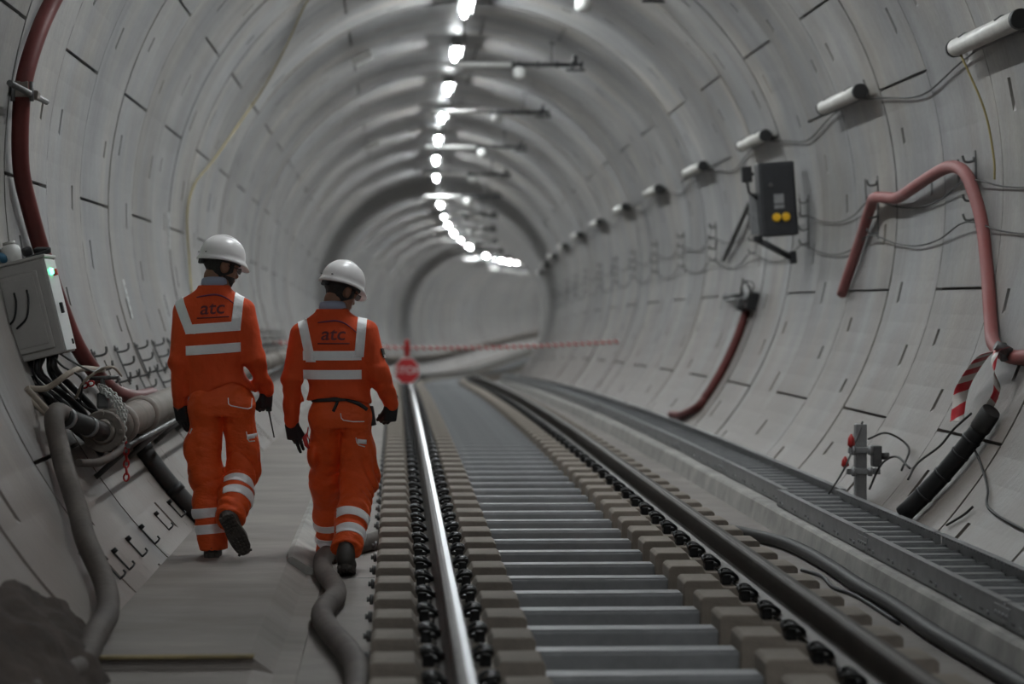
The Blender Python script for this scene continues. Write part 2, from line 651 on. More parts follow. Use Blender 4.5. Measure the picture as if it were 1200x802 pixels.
def make_sleeper():
    root = empty('sleeper')
    tag(root, 'twin-block concrete sleeper with a grey tie beam and black clips holding both rails', 'sleeper', 'sleepers along the track')
    for cx in (RL, RR_):
        b = MB()
        # block with raised shoulders either side of the rail seat
        w = .335
        prof = [(-w, -.33), (-w - .004, -.15), (-w + .012, -.135), (-.165, -.135), (-.145, -.170), (.145, -.170), (.165, -.135),
                (w - .012, -.135), (w + .004, -.15), (w, -.33)]
        tp = [(x * (.985 if z > -.3 else 1), z) for x, z in prof]
        n = len(prof)
        vs = [(cx + x, -.155 + (.012 if z > -.15 else .006 if z > -.2 else 0), z) for x, z in tp] + \
             [(cx + x, .155 - (.012 if z > -.15 else .006 if z > -.2 else 0), z) for x, z in tp]
        fs = [tuple(range(n)), tuple(range(2 * n - 1, n - 1, -1))] + [(i, i + n, (i + 1) % n + n, (i + 1) % n) for i in range(n)]
        b.add(vs, fs)
        b.box((cx, 0, -.166), (.15, .17, .011), mi=1)
        blk = b.build('block', ['sleeper', 'clip'], root)
        md = blk.modifiers.new('edge', 'BEVEL')
        md.width = .012
        md.segments = 2
        md.limit_method = 'ANGLE'
        for sx in (-1, 1):
            b = MB()
            clip_mesh(b, sx)
            c = b.build('rail_clip', 'clip', root)
            c.location = (cx, 0, -.163)
    b = MB()
    b.box(((RL + RR_) / 2, 0, -.262), (RR_ - RL - .66, .20, .11), ch=.012)
    b.box(((RL + RR_) / 2, -.075, -.206), (RR_ - RL - .68, .03, .012), ch=.003)
    b.build('tie_beam', 'tie', root)
    b = MB()
    b.tube([(RL - .345, 0, -.235), (RL - .362, 0, -.235)], .026, 10)
    b.tube([(RL - .362, 0, -.235), (RL - .376, 0, -.235)], .013, 8)
    b.build('end_bolt', 'galv_dark', root)
    return root


proto = make_sleeper()
PITCH = .632
i = 0
y = 8.99 - 3 * PITCH
while y < 150:
    if i == 0:
        o = proto
    elif y < 72:
        o = copy_tree(proto)
    else:                                  # too far to show clips
        o = proto.copy()
        COL.objects.link(o)
        for ch in proto.children:
            if ch.name.startswith(('block', 'tie_beam')):
                c = ch.copy()
                COL.objects.link(c)
                c.parent = o
    p = P(0, y, 0)
    o.location = p
    o.rotation_euler = (0, 0, heading(y))
    i += 1
    y += PITCH

# ------------------------------------------------------------------ cable ladder on the right-hand kerb
def make_ladder(L=2.96, x0=2.64, x1=3.07):
    root = empty('cable_ladder')
    b = MB()
    # inner side rail: channel with lips, bolts and slots
    b.box((x0, L / 2, .055), (.006, L, .105))
    b.box((x0 + .018, L / 2, .108), (.042, L, .006))
    b.box((x0 + .018, L / 2, .004), (.042, L, .006))
    for k in range(6):
        yy = .25 + k * (L - .5) / 5
        b.tube([(x0 - .004, yy, .03), (x0 - .013, yy, .03)], .011, 8)
        b.box((x0 - .003, yy + .12, .032), (.004, .055, .013), mi=1)
    b.build('side_rail', ['galv', 'galv_dark'], root)
    b = MB()
    b.box((x1, L / 2, .055), (.006, L, .105))
    b.box((x1 - .018, L / 2, .108), (.042, L, .006))
    b.box((x1 - .018, L / 2, .004), (.042, L, .006))
    for k in range(42):
        b.box((x1 - .004, .04 + k * (L - .08) / 41, .090), (.004, .024, .010), mi=1)
    b.build('side_rail', ['galv', 'galv_dark'], root)
    for k in range(10):
        yy = .15 + k * (L - .3) / 9
        b = MB()
        b.box(((x0 + x1) / 2, yy, .030), (x1 - x0, .075, .024), ch=.005)
        b.box(((x0 + x1) / 2, yy + .036, .047), (x1 - x0, .005, .016))
        b.build('rung', 'galv', root)
    b = MB()
    b.box(((x0 + x1) / 2, L / 2, .010), (x1 - x0 - .02, L, .004))
    b.build('tray_bottom', 'galv_dark', root)
    b = MB()
    b.box((x0 - .006, .0, .055), (.006, .26, .07))
    for s in (-.09, -.03, .03, .09):
        b.tube([(x0 - .008, s, .055), (x0 - .018, s, .055)], .010, 8)
    b.build('coupler_plate', 'galv', root)
    return root


lad = make_ladder()
k = 0
y = 3.9
while y < 130:
    if k == 0:
        o = lad
    elif y < 40:
        o = copy_tree(lad)
    else:
        o = lad.copy()
        COL.objects.link(o)
        for ch in lad.children:
            if not ch.name.startswith('coupler'):
                c = ch.copy()
                COL.objects.link(c)
                c.parent = o
    shift = (-.045 if y < 15 else 0.0) + (.0 if y < 30 else -.02)
    p = P(shift, y, -.165)
    o.location = p
    o.rotation_euler = (math.atan(GRADE(y + 1.5)[1]), 0, heading(y + 1.5))
    tag(o, 'length of galvanised steel cable ladder with cross rungs lying on the right-hand concrete kerb', 'cable ladder', 'cable ladder lengths on the kerb')
    k += 1
    y += 3.0

# ------------------------------------------------------------------ ceiling lamps
def make_lamp():
    root = empty('ceiling_lamp')
    b = MB()
    b.box((0, 0, -.122), (.19, 1.36, .036), ch=.012)
    b.box((0, 0, -.095), (.10, 1.30, .03), ch=.01)
    for s in (-.092, .092):
        b.box((s, 0, -.148), (.006, 1.36, .028))
    b.build('lamp_tray', 'lampbody', root)
    b = MB()
    n = 10
    out = [(.040 * math.cos(PI + PI * k / n), -.140 + .066 * math.sin(PI + PI * k / n)) for k in range(n + 1)]
    b.prism(out, -.64, .64, smooth=False)
    b.build('diffuser', 'lampglow', root)
    for s in (-.66, .66):
        b = MB()
        b.box((0, s, -.128), (.112, .03, .05), ch=.01)
        b.build('end_cap', 'lampbody', root)
    for s in (-.45, .45):
        b = MB()
        b.tube([(-.03, s, .06), (-.03, s, -.10)], .008, 8)
        b.tube([(.03, s, .06), (.03, s, -.10)], .008, 8)
        b.box((0, s, -.092), (.10, .04, .006))
        b.build('hanger_bracket', 'galv_dark', root)
    return root


LAMP_Y = [-.2 + 4.8 * k for k in range(-1, 38)]
LAMP_Y = [y for y in LAMP_Y if not (60 < y < 66 or 93 < y < 99) and y < 176]
ORD = ['first', 'second', 'third', 'fourth', 'fifth', 'sixth', 'seventh', 'eighth', 'ninth', 'tenth', 'eleventh', 'twelfth']
lamp = make_lamp()
used = False
vis = 0
for y in LAMP_Y:
    if y < LAMP_FROM or 7 < y < 12:
        continue
    o = copy_tree(lamp) if used else lamp
    used = True
    o.location = W(y, 90, .0)
    o.rotation_euler = (math.atan(GRADE(y)[1]), 0, heading(y))
    if y < 28:
        lb = 'lit tube lamp under the crown, out of sight above the photo'
    elif vis < 8:
        lb = 'lit white tube lamp on the ceiling line, %s from the top of the photo' % ORD[vis]
        vis += 1
    else:
        lb = 'small lit tube lamp in the far curving row of ceiling lamps'
    tag(o, lb, 'lamp', 'ceiling lamps along the tunnel crown')

# ------------------------------------------------------------------ unlit lamps along the right wall
def make_wall_lamp():
    root = empty('wall_lamp')
    b = MB()
    L = .78
    b.tube([(0, -L - .015, 0), (0, -L, 0), (0, L, 0), (0, L + .015, 0)], [.040, .058, .058, .040], 18)
    b.build('tube', 'paleplastic', root)
    for s in (-1, 1):
        b = MB()
        b.tube([(0, s * L * .985, 0), (0, s * (L + .05), 0)], [.062, .058], 18)
        b.build('end_cap', 'black', root)
    b = MB()
    b.box((-.012, 0, -.068), (.11, 1.2, .035), ch=.008)
    for s in (-.45, .45):
        b.box((-.01, s, -.095), (.05, .06, .05))
        b.tube([(0, s, -.085), (.05, s, -.05), (.064, s, 0), (.05, s, .05)], .006, 6)
    b.build('bracket', 'lampbody', root)
    return root


wl = make_wall_lamp()
WL_Y = [14.35 + 4.72 * k for k in range(0, 12)]
for k, y in enumerate(WL_Y):
    o = copy_tree(wl) if k else wl
    m = wall_matrix(y, 18.4, .115)
    o.matrix_world = m @ Matrix.Rotation(0, 4, 'Z')
    tag(o, 'unlit white tube lamp on the right wall, %s in its row from the near end' % ORD[k] if k < 8 else 'tiny unlit lamp at the far end of the right wall row',
        'lamp', 'unlit lamps along the right wall')
# cable slung from lamp to lamp
b = MB()
pts = []
for k, y in enumerate([9.63] + WL_Y):
    pts += [W(y, 17.6, .05), W(y + 1.1, 16.6, .03), W(y + 2.36, 14.6, .03), W(y + 3.7, 16.4, .03)]
b.tube(rsmooth(pts, 5), .007, 6)
tag(recentre(b.build('lamp_cable', 'blackhose')), 'thin dark cable slung in loops between the right wall lamps', 'cable')
b = MB()
b.tube(rsmooth([W(15.0, 17.5, .13), W(14.97, 10, .07), W(14.95, 4, .05), W(14.95, 1.2, .05)], 6), .0075, 6)
tag(recentre(b.build('rope', 'yellow')), 'thin yellow cord hanging straight down from the nearest right wall lamp', 'cord')

# ------------------------------------------------------------------ cable hangers
def make_hanger(L, nh, reach):
    root = empty('cable_hanger')
    b = MB()
    b.box((0, 0, .012), (L, .03, .010))
    for s in (-.4, .4):
        b.tube([(s * L, 0, 0), (s * L, 0, .03)], .012, 8)
    b.build('backplate', 'galv_dark', root)
    for k in range(nh):
        x = -L / 2 + L * (k + .5) / nh
        b = MB()
        b.tube(rsmooth([(x, 0, .012), (x - .012, 0, reach * .5), (x - .008, 0, reach * .85), (x + .03, 0, reach)], 4), .0085, 7)
        b.build('hook', 'galv_dark', root)
    return root


hr = make_hanger(.52, 4, .10)
first = True
y = 12.4
HY = []
while y < 62:
    o = hr if first else copy_tree(hr)
    first = False
    o.matrix_world = wall_matrix(y, .6)
    tag(o, 'dark upright cable hanger with short hooks on the right wall at lamp-row intervals', 'cable hanger', 'cable hangers on the right wall')
    HY.append(y)
    y += 3.2
for deg, nm in ((-3.6, 'lower dark wire looping between the hooks of the right wall hangers'), (1.8, 'upper dark wire looping between the hooks of the right wall hangers')):
    b = MB()
    pts = []
    for y in HY[:-1]:
        pts += [W(y, deg, .07), W(y + .9, deg - 1.7, .03), W(y + 1.6, deg - 2.3, .03), W(y + 2.4, deg - 1.6, .03)]
    b.tube(rsmooth(pts, 4), .006, 6)
    tag(recentre(b.build('wire', 'blackhose')), nm, 'wire')

hl = make_hanger(.30, 3, .11)
first = True
k = 0
for (deg, y0, dy, n) in ((-157.2, 15.6, 1.28, 20), (-153.2, 16.3, 1.28, 18)):
    for i in range(n):
        o = hl if first else copy_tree(hl)
        first = False
        o.matrix_world = wall_matrix(y0 + i * dy, deg)
        tag(o, 'dark %s-row cable hanger on the left wall above the thick pipe' % ('upper' if deg < -155 else 'lower'),
            'cable hanger', 'cable hangers above the left pipe, %s row' % ('upper' if deg < -155 else 'lower'))
# small brackets low on the left wall
def make_low_bracket():
    root = empty('pipe_bracket')
    b = MB()
    b.box((0, 0, .008), (.13, .014, .008))
    b.build('strap_plate', 'black', root)
    b = MB()
    b.tube([(.06, 0, .0), (.06, 0, .032)], [.015, .012], 8)
    b.build('bolt', 'clip', root)
    b = MB()
    b.tube([(-.062, 0, .008), (-.062, -.025, .03), (-.058, -.05, .04), (-.04, -.055, .04)], .0055, 6)
    b.build('hook', 'clip', root)
    return root


lb_ = make_low_bracket()
LBY = [11.16, 11.64, 12.04, 12.66, 13.31, 14.13, 14.96]
for k, y in enumerate(LBY):
    o = copy_tree(lb_) if k else lb_
    o.matrix_world = wall_matrix(y, -137.75)
    tag(o, 'small black bracket low on the left wall, %s from the near end' % ORD[k], 'bracket', 'small brackets low on the left wall')

# ------------------------------------------------------------------ left wall: red pipe, clamp, electrical box and its clutter
b = MB()
pts = [W(13.75, 153, .07), W(13.57, 160.4, .07), W(13.43, 164.7, .07), W(13.33, 169.6, .07), W(13.38, 174.1, .07), W(13.5, 179.5, .07), W(13.8, 184, .07),
       W(14.1, 188.7, .07), W(14.42, 195.7, .07), W(14.62, 200.5, .07), W(15.1, 205.3, .08), W(15.9, 207.5, .09), W(16.8, 208.2, .12)]
pts = [W(13.9, 146, .07)] + pts
b.tube(rsmooth(pts, 6), .050, 14)
tag(recentre(b.build('hose', 'darkred')), 'dark red hose running down the left wall behind the electrical box', 'hose')

root = empty('pipe_clamp', W(13.3, 171.3, 0))
loc = Matrix.Translation(-W(13.3, 171.3, 0))
b = MB()
b.tube([W(12.6, 171.4, .12), W(13.9, 171.2, .12)], .018, 8)
b.build('rod', 'galv_dark', root).data.transform(loc)
b = MB()
c = W(13.36, 171.3, .08)
b.box(tuple(c), (.16, .10, .05), ch=.01, rot=(0, .15, 0))
b.box(tuple(c + Vector((-.02, -.06, .02))), (.10, .04, .09), ch=.008)
b.build('clamp_body', 'dustpipe', root).data.transform(loc)
for s in (-.055, .05):
    b = MB()
    b.tube([c + Vector((s, -.08, -.05)), c + Vector((s, -.08, .06))], .013, 7)
    b.build('bolt', 'galv_dark', root).data.transform(loc)
tag(root, 'dusty steel clamp with a rod holding the dark red hose on the left wall', 'clamp')

BX, BY, BZ = -1.995, 12.82, 1.175
TH = -math.radians(13.5)
root = empty('electrical_box', (BX, BY, BZ), (0, TH, 0))
tag(root, 'grey metal electrical box with a green indicator light, mounted on the left wall', 'electrical box')
b = MB()
b.box((0, .20, 0), (.30, .40, .53), ch=.012)
b.box((0, .20, .272), (.33, .43, .018), ch=.006)
b.build('body', 'panelbox', root)
b = MB()
b.box((.153, .20, 0), (.008, .385, .51), ch=.003)
b.build('side_plate', 'panelside', root)
b = MB()
b.box((-.02, -.012, -.01), (.245, .022, .43), ch=.008)
b.box((-.02, -.026, -.01), (.20, .008, .37), ch=.003)
b.build('door', 'panelbox', root)
for (x, s) in ((-.05, 1), (.02, 1.15)):
    b = MB()
    b.tube(rsmooth([(x + .01, -.03, .11), (x + .012, -.06, .05 * s), (x - .02, -.065, -.03 * s), (x - .09, -.04, -.07 * s)], 6), .006, 8)
    b.build('handle_loop', 'black', root)
b = MB()
b.tube([(.155, .12, .185), (.172, .12, .185)], [.020, .016], 14)
b.build('indicator_light', 'green', root)
b = MB()
b.tube([(.155, .21, .18), (.182, .21, .18)], [.020, .018], 14)
b.build('push_button', 'redpl', root)
b = MB()
b.box((.165, .16, -.02), (.018, .035, .06), ch=.005)
b.box((.16, .30, -.21), (.012, .03, .03), ch=.004)
b.build('latch', 'black', root)

# clutter on the box
T = Matrix.Translation((BX, BY, BZ)) @ Matrix.Rotation(TH, 4, 'Y')
def on_box(x, y, z):
    return T @ Vector((x, y, z))
root = empty('plastic_pot', on_box(-.035, .17, .283), (0, TH, 0))
b = MB()
b.tube([(0, 0, 0), (0, 0, .06), (0, 0, .085), (0, 0, .10)], [.050, .056, .05, .03], 18)
b.build('pot', 'whiteplastic', root)
b = MB()
b.tube([(0, 0, .10), (0, 0, .115)], [.034, .034], 14)
b.build('cap', 'paleplastic', root)
tag(root, 'small white plastic pot standing on top of the left electrical box', 'pot')
b = MB()
b.box((0, 0, .012), (.15, .08, .024), ch=.01, rot=(0, -.12, .3))
b.box((.03, .03, .035), (.09, .05, .03), ch=.012, rot=(.2, .25, -.3))
b.box((-.05, .01, .045), (.05, .05, .05), ch=.015, rot=(.3, -.25, .6))
o = b.build('glove', 'black')
o.matrix_world = T @ Matrix.Translation((.085, .28, .284))
tag(o, 'crumpled dark work glove lying behind the white pot on the electrical box', 'glove')
b = MB()
b.tube(rsmooth([(-.06, 0, .02), (-.02, .03, .05), (.02, -.02, .045), (.05, .02, .02)], 5), [.012] + [.026] * 14 + [.012], 9)
o = b.build('rag', 'bluepl')
o.matrix_world = T @ Matrix.Translation((-.115, .13, .283))
tag(o, 'blue rag on the electrical box at the left edge of the photo', 'rag')

# black cables dropping out of the box
rnd = random.Random(3)
for k in range(9):
    b = MB()
    x = -.11 + .024 * k
    p0 = on_box(x, .08 + .03 * (k % 4), -.255)
    e = W(13.0 + .12 * k, 209.5 + (k % 3) * 1.4, .10)
    pts = [p0, p0 + Vector((.01 - .02 * (k % 2), -.01, -.10)), p0.lerp(e, .45) + Vector((.06 * math.sin(k * 1.7), -.05, -.03 * (k % 3))),
           p0.lerp(e, .75) + Vector((.04 * math.cos(k * 2.1), -.03, -.02)), e]
    b.tube(rsmooth(pts, 6), .011 + .004 * (k % 3), 8)
    tag(recentre(b.build('cable', 'black')), 'black cable in the bundle hanging below the left electrical box', 'cable', 'black cables below the electrical box')
for k, (lbl, pts, r, m) in enumerate([
    ('pale dusty hose curving across the bundle below the left electrical box', [W(12.2, 203, .06), W(12.35, 207, .10), on_box(-.12, -.12, -.40), on_box(.02, -.12, -.43), on_box(.17, .1, -.37), W(14.9, 203.2, .12)], .017, 'rope'),
    ('thin black wire looping out from under the electrical box to the pipe', [on_box(.06, .1, -.26), on_box(.12, -.06, -.33), on_box(.2, 0, -.43), on_box(.16, .05, -.56), W(13.3, 209, .24)], .006, 'black'),
    ('thin grey wire from the electrical box to the red hose', [on_box(.1, .1, -.26), on_box(.17, .0, -.32), on_box(.26, .05, -.40), W(14.7, 202.8, .14)], .006, 'galv_dark'),
    ('dusty rope tied around the red hose above the thick pipe', [on_box(.13, .1, -.52), on_box(.2, .0, -.45), on_box(.28, .0, -.41), on_box(.36, .1, -.40), W(15.4, 204.6, .15)], .008, 'rope'),
]):
    b = MB()
    b.tube(rsmooth(pts, 7), r, 8)
    tag(recentre(b.build(['hose', 'wire', 'wire', 'rope'][k], m)), lbl, ['hose', 'wire', 'wire', 'rope'][k])

# ------------------------------------------------------------------ thick pipe on the left wall
PA = 210.3
def PP(y, d=.21):
    return W(y, PA, d)
ysp = frange(12.95, 45, 2) + frange(46.5, 160, 2)
root = empty('pipe', PP(12.95))
loc = Matrix.Translation(-PP(12.95))
b = MB()
b.tube([PP(y) for y in ysp], .100, 20)
b.build('pipe_run', 'dustpipe', root).data.transform(loc)
for y in [13.55] + [14.75 + 3.2 * k for k in range(14)]:
    b = MB()
    b.tube([PP(y), PP(y + .02), PP(y + .12), PP(y + .14)], [.104, .120, .120, .104], 20)
    b.build('coupling', 'dustpipe', root).data.transform(loc)
b = MB()
b.tube([PP(12.90), PP(12.91), PP(12.97), PP(12.98)], [.108, .116, .116, .108], 22)
b.tube([PP(12.86), PP(12.90)], [.06, .075], 16)
for k in range(8):
    a = 2 * PI * k / 8
    q = PP(12.9) + Vector((math.cos(a) * .10, 0, math.sin(a) * .10))
    b.tube([q, q - Vector((0, .025, 0))], .012, 6)
b.build('end_flange', 'dustpipe', root).data.transform(loc)
b = MB()
for (dx, dz) in ((.03, .12),):
    c = PP(13.2) + Vector((dx - .05, -.04, dz + .04))
    b.box(tuple(c), (.07, .16, .09), ch=.015)
    b.tube([c + Vector((0, -.02, .03)), c + Vector((-.01, -.02, .12))], [.02, .012], 10)
    b.tube([c + Vector((-.08, -.02, .12)), c + Vector((.08, -.02, .13))], .012, 8)
b.build('valve', 'galv_dark', root).data.transform(loc)
tag(root, 'thick dusty pipe running along the left wall with a flanged near end', 'pipe')
# ledge angle under the pipe
b = MB()
for ya, yb in ((12.7, 13.4), ):
    pass
pts_top = [W(y, 213.2, .30) for y in frange(12.8, 30, 1.2)]
b.tube(pts_top, .016, 6)
for y in (13.2, 14.8, 16.4, 18, 19.6, 21.2, 22.8, 24.4, 26, 27.6):
    b.tube([W(y, 214, .0), W(y, 213.2, .30)], .018, 6)
tag(recentre(b.build('pipe_rack', 'galv_dark')), 'dark steel bracket rail carrying the thick pipe on the left wall', 'pipe rack')

# elbow hose and coupler
b = MB()
pts = [PP(12.86), PP(12.78) + Vector((-.02, 0, .03)), PP(12.66) + Vector((-.09, 0, .07)), W(12.45, 206.9, .16)]
pts = [PP(12.88), PP(12.70) + Vector((-.03, 0, .03)), W(12.42, 207.0, .13)]
b.tube(pts, .052, 14)
root = empty('hose_coupler', pts[0])
o = b.build('sleeve', 'blackhose', root)
o.data.transform(Matrix.Translation(-pts[0]))
for t in (.12, .85):
    q = pts[1].lerp(pts[2], t)
    b = MB()
    d = (pts[2] - pts[1]).normalized()
    b.tube([q - d * .015, q + d * .015], .057, 14)
    b.build('hose_clip', 'galv', root).data.transform(Matrix.Translation(-pts[0]))
tag(root, 'black rubber coupler joining the grey hose to the flanged pipe end', 'hose coupler')
b = MB()
pts = [W(12.50, 207.2, .14), W(12.36, 206.4, .125), W(12.22, 207.2, .11), W(12.12, 209.5, .09), W(11.94, 211.9, .08), W(11.55, 216, .08), W(11.2, 218.6, .08), W(10.85, 222.6, .075),
       W(10.35, 224.6, .08), W(9.8, 225.0, .09), P(-1.24, 9.2, -.20), P(-1.29, 8.7, -.17), P(-1.31, 8.1, -.15), P(-1.30, 7.4, -.16)]
b.tube(rsmooth(pts, 7), .052, 16)
tag(recentre(b.build('hose', 'greyhose')), 'thick grey hose running down the left wall to the bottom left corner', 'hose')
# a second pale hose stub under the pipe end
b = MB()
pts = [W(12.3, 212.0, .1), W(12.5, 212.9, .15), W(12.8, 213.2, .20), W(13.1, 212.9, .24)]
b.tube(rsmooth(pts, 6), .022, 10)
tag(recentre(b.build('hose', 'greyhose')), 'short thin grey hose curving under the flanged pipe end', 'hose')

# plastic barrier chain: white links wound on the pipe, red links hanging
root = empty('chain', PP(13.1) + Vector((.12, -.05, 0)))
tag(root, 'red and white plastic chain hanging over the thick pipe on the left', 'chain')
def links(b, pts, r, s):
    pts = [Vector(p) for p in pts]
    for k, (p, q) in enumerate(zip(pts, pts[1:])):
        d = q - p
        L = d.length
        t = d.normalized()
        u = t.cross(Vector((0, 1, 0)) if k % 2 else Vector((1, .3, 0)))
        u.normalize()
        ring = []
        for j in range(13):
            a = 2 * PI * j / 12
            ring.append(p + t * (L / 2 + math.cos(a) * L * .62) + u * (math.sin(a) * s))
        b.tube(ring, r, 6, caps=False)
c0 = PP(13.15) + Vector((-.05, -.02, .24))
path = rsmooth([c0, c0 + Vector((.06, -.06, -.02)), c0 + Vector((.13, -.09, -.08)), c0 + Vector((.165, -.10, -.17)), c0 + Vector((.165, -.11, -.30))], 5)
b = MB()
links(b, path[:16], .0055, .014)
links(b, [p + Vector((-.03, -.012, .0)) for p in path[4:18]], .0055, .014)
links(b, [p + Vector((-.012, -.02, .0)) for p in path[8:21]], .0055, .014)
loc = Matrix.Translation(-root.location)
b.build('white_links', 'whiteplastic', root).data.transform(loc)
b = MB()
e = path[-1]
links(b, [e + Vector((-.004 * k % .008, -.01, -.036 * k)) for k in range(7)], .0055, .014)
links(b, [c0 + Vector((-.08, -.03, .0)), c0 + Vector((-.05, -.05, .012)), c0 + Vector((-.02, -.05, .02))], .0055, .014)
b.build('red_links', 'redpl', root).data.transform(loc)

# black drain pipe down the left wall behind the first man
b = MB()
b.tube([W(15.27, d, .055) for d in np.linspace(211.6, 226.5, 12)], .055, 14)
root = empty('drain_pipe', W(15.27, 226.5, .05))
o = b.build('pipe_run', 'blackhose', root)
o.data.transform(Matrix.Translation(-root.location))
for d in (214, 220.5, 225.4):
    b = MB()
    a, c = W(15.27, d - .5, .055), W(15.27, d + .5, .055)
    b.tube([a, c], .061, 14)
    b.build('collar', 'black', root).data.transform(Matrix.Translation(-root.location))
tag(root, 'black drain pipe slanting down the left wall behind the first man', 'drain pipe')

# yellow cable hung over the left shoulder of the tunnel
b = MB()
pts = [W(23.2, 119, .03), W(24.78, 126.3, .03), W(26.6, 133.6, .03), W(27.8, 143.1, .03), W(27.6, 152.9, .03), W(26.4, 163.1, .03), W(24.96, 169.8, .03), W(24.52, 176.1, .03), W(24.69, 184.3, .03), W(24.42, 192, .03), W(24.4, 199, .03)]
b.tube(rsmooth(pts, 7), .011, 8)
tag(recentre(b.build('cable', 'yellow')), 'long yellow cable arching down the left side of the lining', 'cable')
# paper labels
for k, (y, d, w, h, lb) in enumerate(((18.65, 193.3, .34, .10, 'white paper strip on the left wall beside the first man'), (22.9, 180.6, .36, .11, 'white paper strip on the left wall above the first man'))):
    b = MB()
    b.box((0, 0, .004), (w, h, .004), ch=.0015)
    for q in range(4):
        b.box((w * (-.32 + .2 * q), .012 * (-1) ** q, .007), (w * .08, h * .45, .001), mi=1)
    o = b.build('paper_label', ['label', 'galv'])
    o.matrix_world = wall_matrix(y, d)
    tag(o, lb, 'label')
# small pale boxes on the upper left lining
for y, d, lb in ((32.3, 116, 'small pale junction box on the upper left lining, the nearer and higher of two'), (47.0, 116, 'small pale junction box on the upper left lining, the farther and lower of two')):
    root = empty('junction_box')
    root.matrix_world = wall_matrix(y, d)
    b = MB()
    b.box((0, 0, .06), (.26, .11, .12), ch=.012)
    b.build('housing', 'whiteplastic', root)
    b = MB()
    b.box((0, .065, .05), (.28, .02, .10), ch=.005)
    b.tube([(0, 0, .11), (-.0, 0, .16)], .012, 8)
    b.build('bracket', 'paleplastic', root)
    tag(root, lb, 'junction box')

# heap of dirt in the bottom left corner
bm = bmesh.new()
bmesh.ops.create_grid(bm, x_segments=40, y_segments=40, size=.5)
from mathutils import noise as mnoise
for v in bm.verts:
    x, y = v.co.x * .8, v.co.y * 2.6
    r = math.sqrt((x / .4) ** 2 + (y / 1.3) ** 2)
    hgt = max(0, 1 - r) ** .8
    v.co = Vector((x, y, .13 * hgt + .05 * mnoise.noise(Vector((x * 6, y * 4, 1))) * (hgt > 0) + .02 * mnoise.noise(Vector((x * 20, y * 20, 3))) - .02))
me = bpy.data.meshes.new('dirt_heap')
bm.to_mesh(me)
bm.free()
me.materials.append(M['dirt'])
for p in me.polygons:
    p.use_smooth = True
o = bpy.data.objects.new('dirt_heap', me)
COL.objects.link(o)
o.location = W(8.9, 223.0, .02)
o.rotation_euler = (0, .72, 0)
tag(o, 'heap of dark brown dirt against the left wall in the bottom left corner', 'dirt', kind='stuff')

# ------------------------------------------------------------------ right wall: control box
CX, CY, CZ = 3.605, 22.0, 2.195
root = empty('control_box', (CX, CY, CZ), (0, .075, 0))
root.rotation_euler = (0, math.radians(-4.2), 0)
tag(root, 'charcoal control box with two yellow buttons, bracketed to the right wall', 'control box')
b = MB()
b.box((0, .14, 0), (.345, .28, .70), ch=.02)
b.build('housing', 'signalbox', root)
b = MB()
b.box((-.005, -.008, -.01), (.30, .016, .66), ch=.006)
b.build('front_panel', 'signalbox', root)
for x in (-.035, .055):
    b = MB()
    b.tube([(x, -.015, -.175), (x, -.045, -.175), (x, -.05, -.175)], [.042, .040, .03], 18)
    b.build('yellow_button', 'yellowpl', root)
b = MB()
b.box((.0, -.018, .0), (.095, .006, .09), ch=.002)
b.box((.0, -.018, -.075), (.095, .006, .035), ch=.002)
b.build('label_plate', 'galv', root)
b = MB()
b.tube([(-.07, -.016, .135), (-.07, -.04, .135)], [.022, .018], 12)
b.build('lock', 'galv_dark', root)
b = MB()
b.box((-.21, .22, -.12), (.08, .03, .40), ch=.006)
b.build('mounting_plate', 'galv', root)
b = MB()
b.tube([(-.21, .10, -.37), (.10, .12, -.56)], .030, 8)
b.box((.12, .14, -.56), (.06, .10, .12), ch=.01)
b.box((-.21, .10, -.36), (.08, .08, .06), ch=.01)
b.build('support_arm', 'blackpaint', root)
b = MB()
b.box((-.285, .02, .25), (.095, .09, .15), ch=.012)
b.tube([(-.285, .02, .18), (-.27, .04, .08), (-.19, .08, .02)], .012, 8)
b.box((-.24, .04, .25), (.05, .03, .03))
b.build('side_switch', 'blackpaint', root)
b = MB()
b.tube([W(24.2, 8.0, .05), W(25.2, 7.0, .06), W(27.4, -3.9, .05)], .028, 8)
tag(recentre(b.build('pole', 'blackpaint')), 'thin black pole slanting down the right wall beside the charcoal control box', 'pole')

# ------------------------------------------------------------------ valve cluster with the lower red hose
root = empty('valve_cluster', W(24.9, -13.6, .1))
RM = wall_matrix(24.9, -13.6, 0)
inv = Matrix.Translation(-root.location)
def into(b, name, mats):
    o = b.build(name, mats, root)
    o.data.transform(inv)
    return o
b = MB()
b.box((0, -.05, .06), (.20, .60, .12), ch=.03, mtx=RM)
b.box((-.05, .05, .11), (.14, .14, .10), ch=.03, mtx=RM)
into(b, 'valve_body', 'blackpaint')
b = MB()
b.tube([RM @ Vector(p) for p in ((.05, .05, .10), (.055, .9, .11), (.05, 1.75, .09))], .026, 8)
b.tube([RM @ Vector(p) for p in ((-.0, .1, .10), (.0, 1.35, .10))], .02, 8)
b.box((.05, 1.6, .08), (.07, .16, .06), mtx=RM, ch=.01)
into(b, 'lever_arm', 'blackpaint')
b = MB()
for k, rr in enumerate((.16, .13, .17)):
    ring = [RM @ Vector((.06 + rr * math.cos(a) * .9, -.12 + rr * 2.0 * math.sin(a), .12 + .02 * k + .03 * math.sin(2 * a + k))) for a in np.linspace(0, 2 * PI, 25)]
    b.tube(ring, .008, 6)
into(b, 'wire_coil', 'blackhose')
b = MB()
b.tube([RM @ Vector((-.02, -.16, .1)), RM @ Vector((-.03, -.26, .1))], .028, 10)
into(b, 'red_cap', 'redlamp')
tag(root, 'dark valve and lever cluster with coiled wire on the right wall below the control box', 'valve')
b = MB()
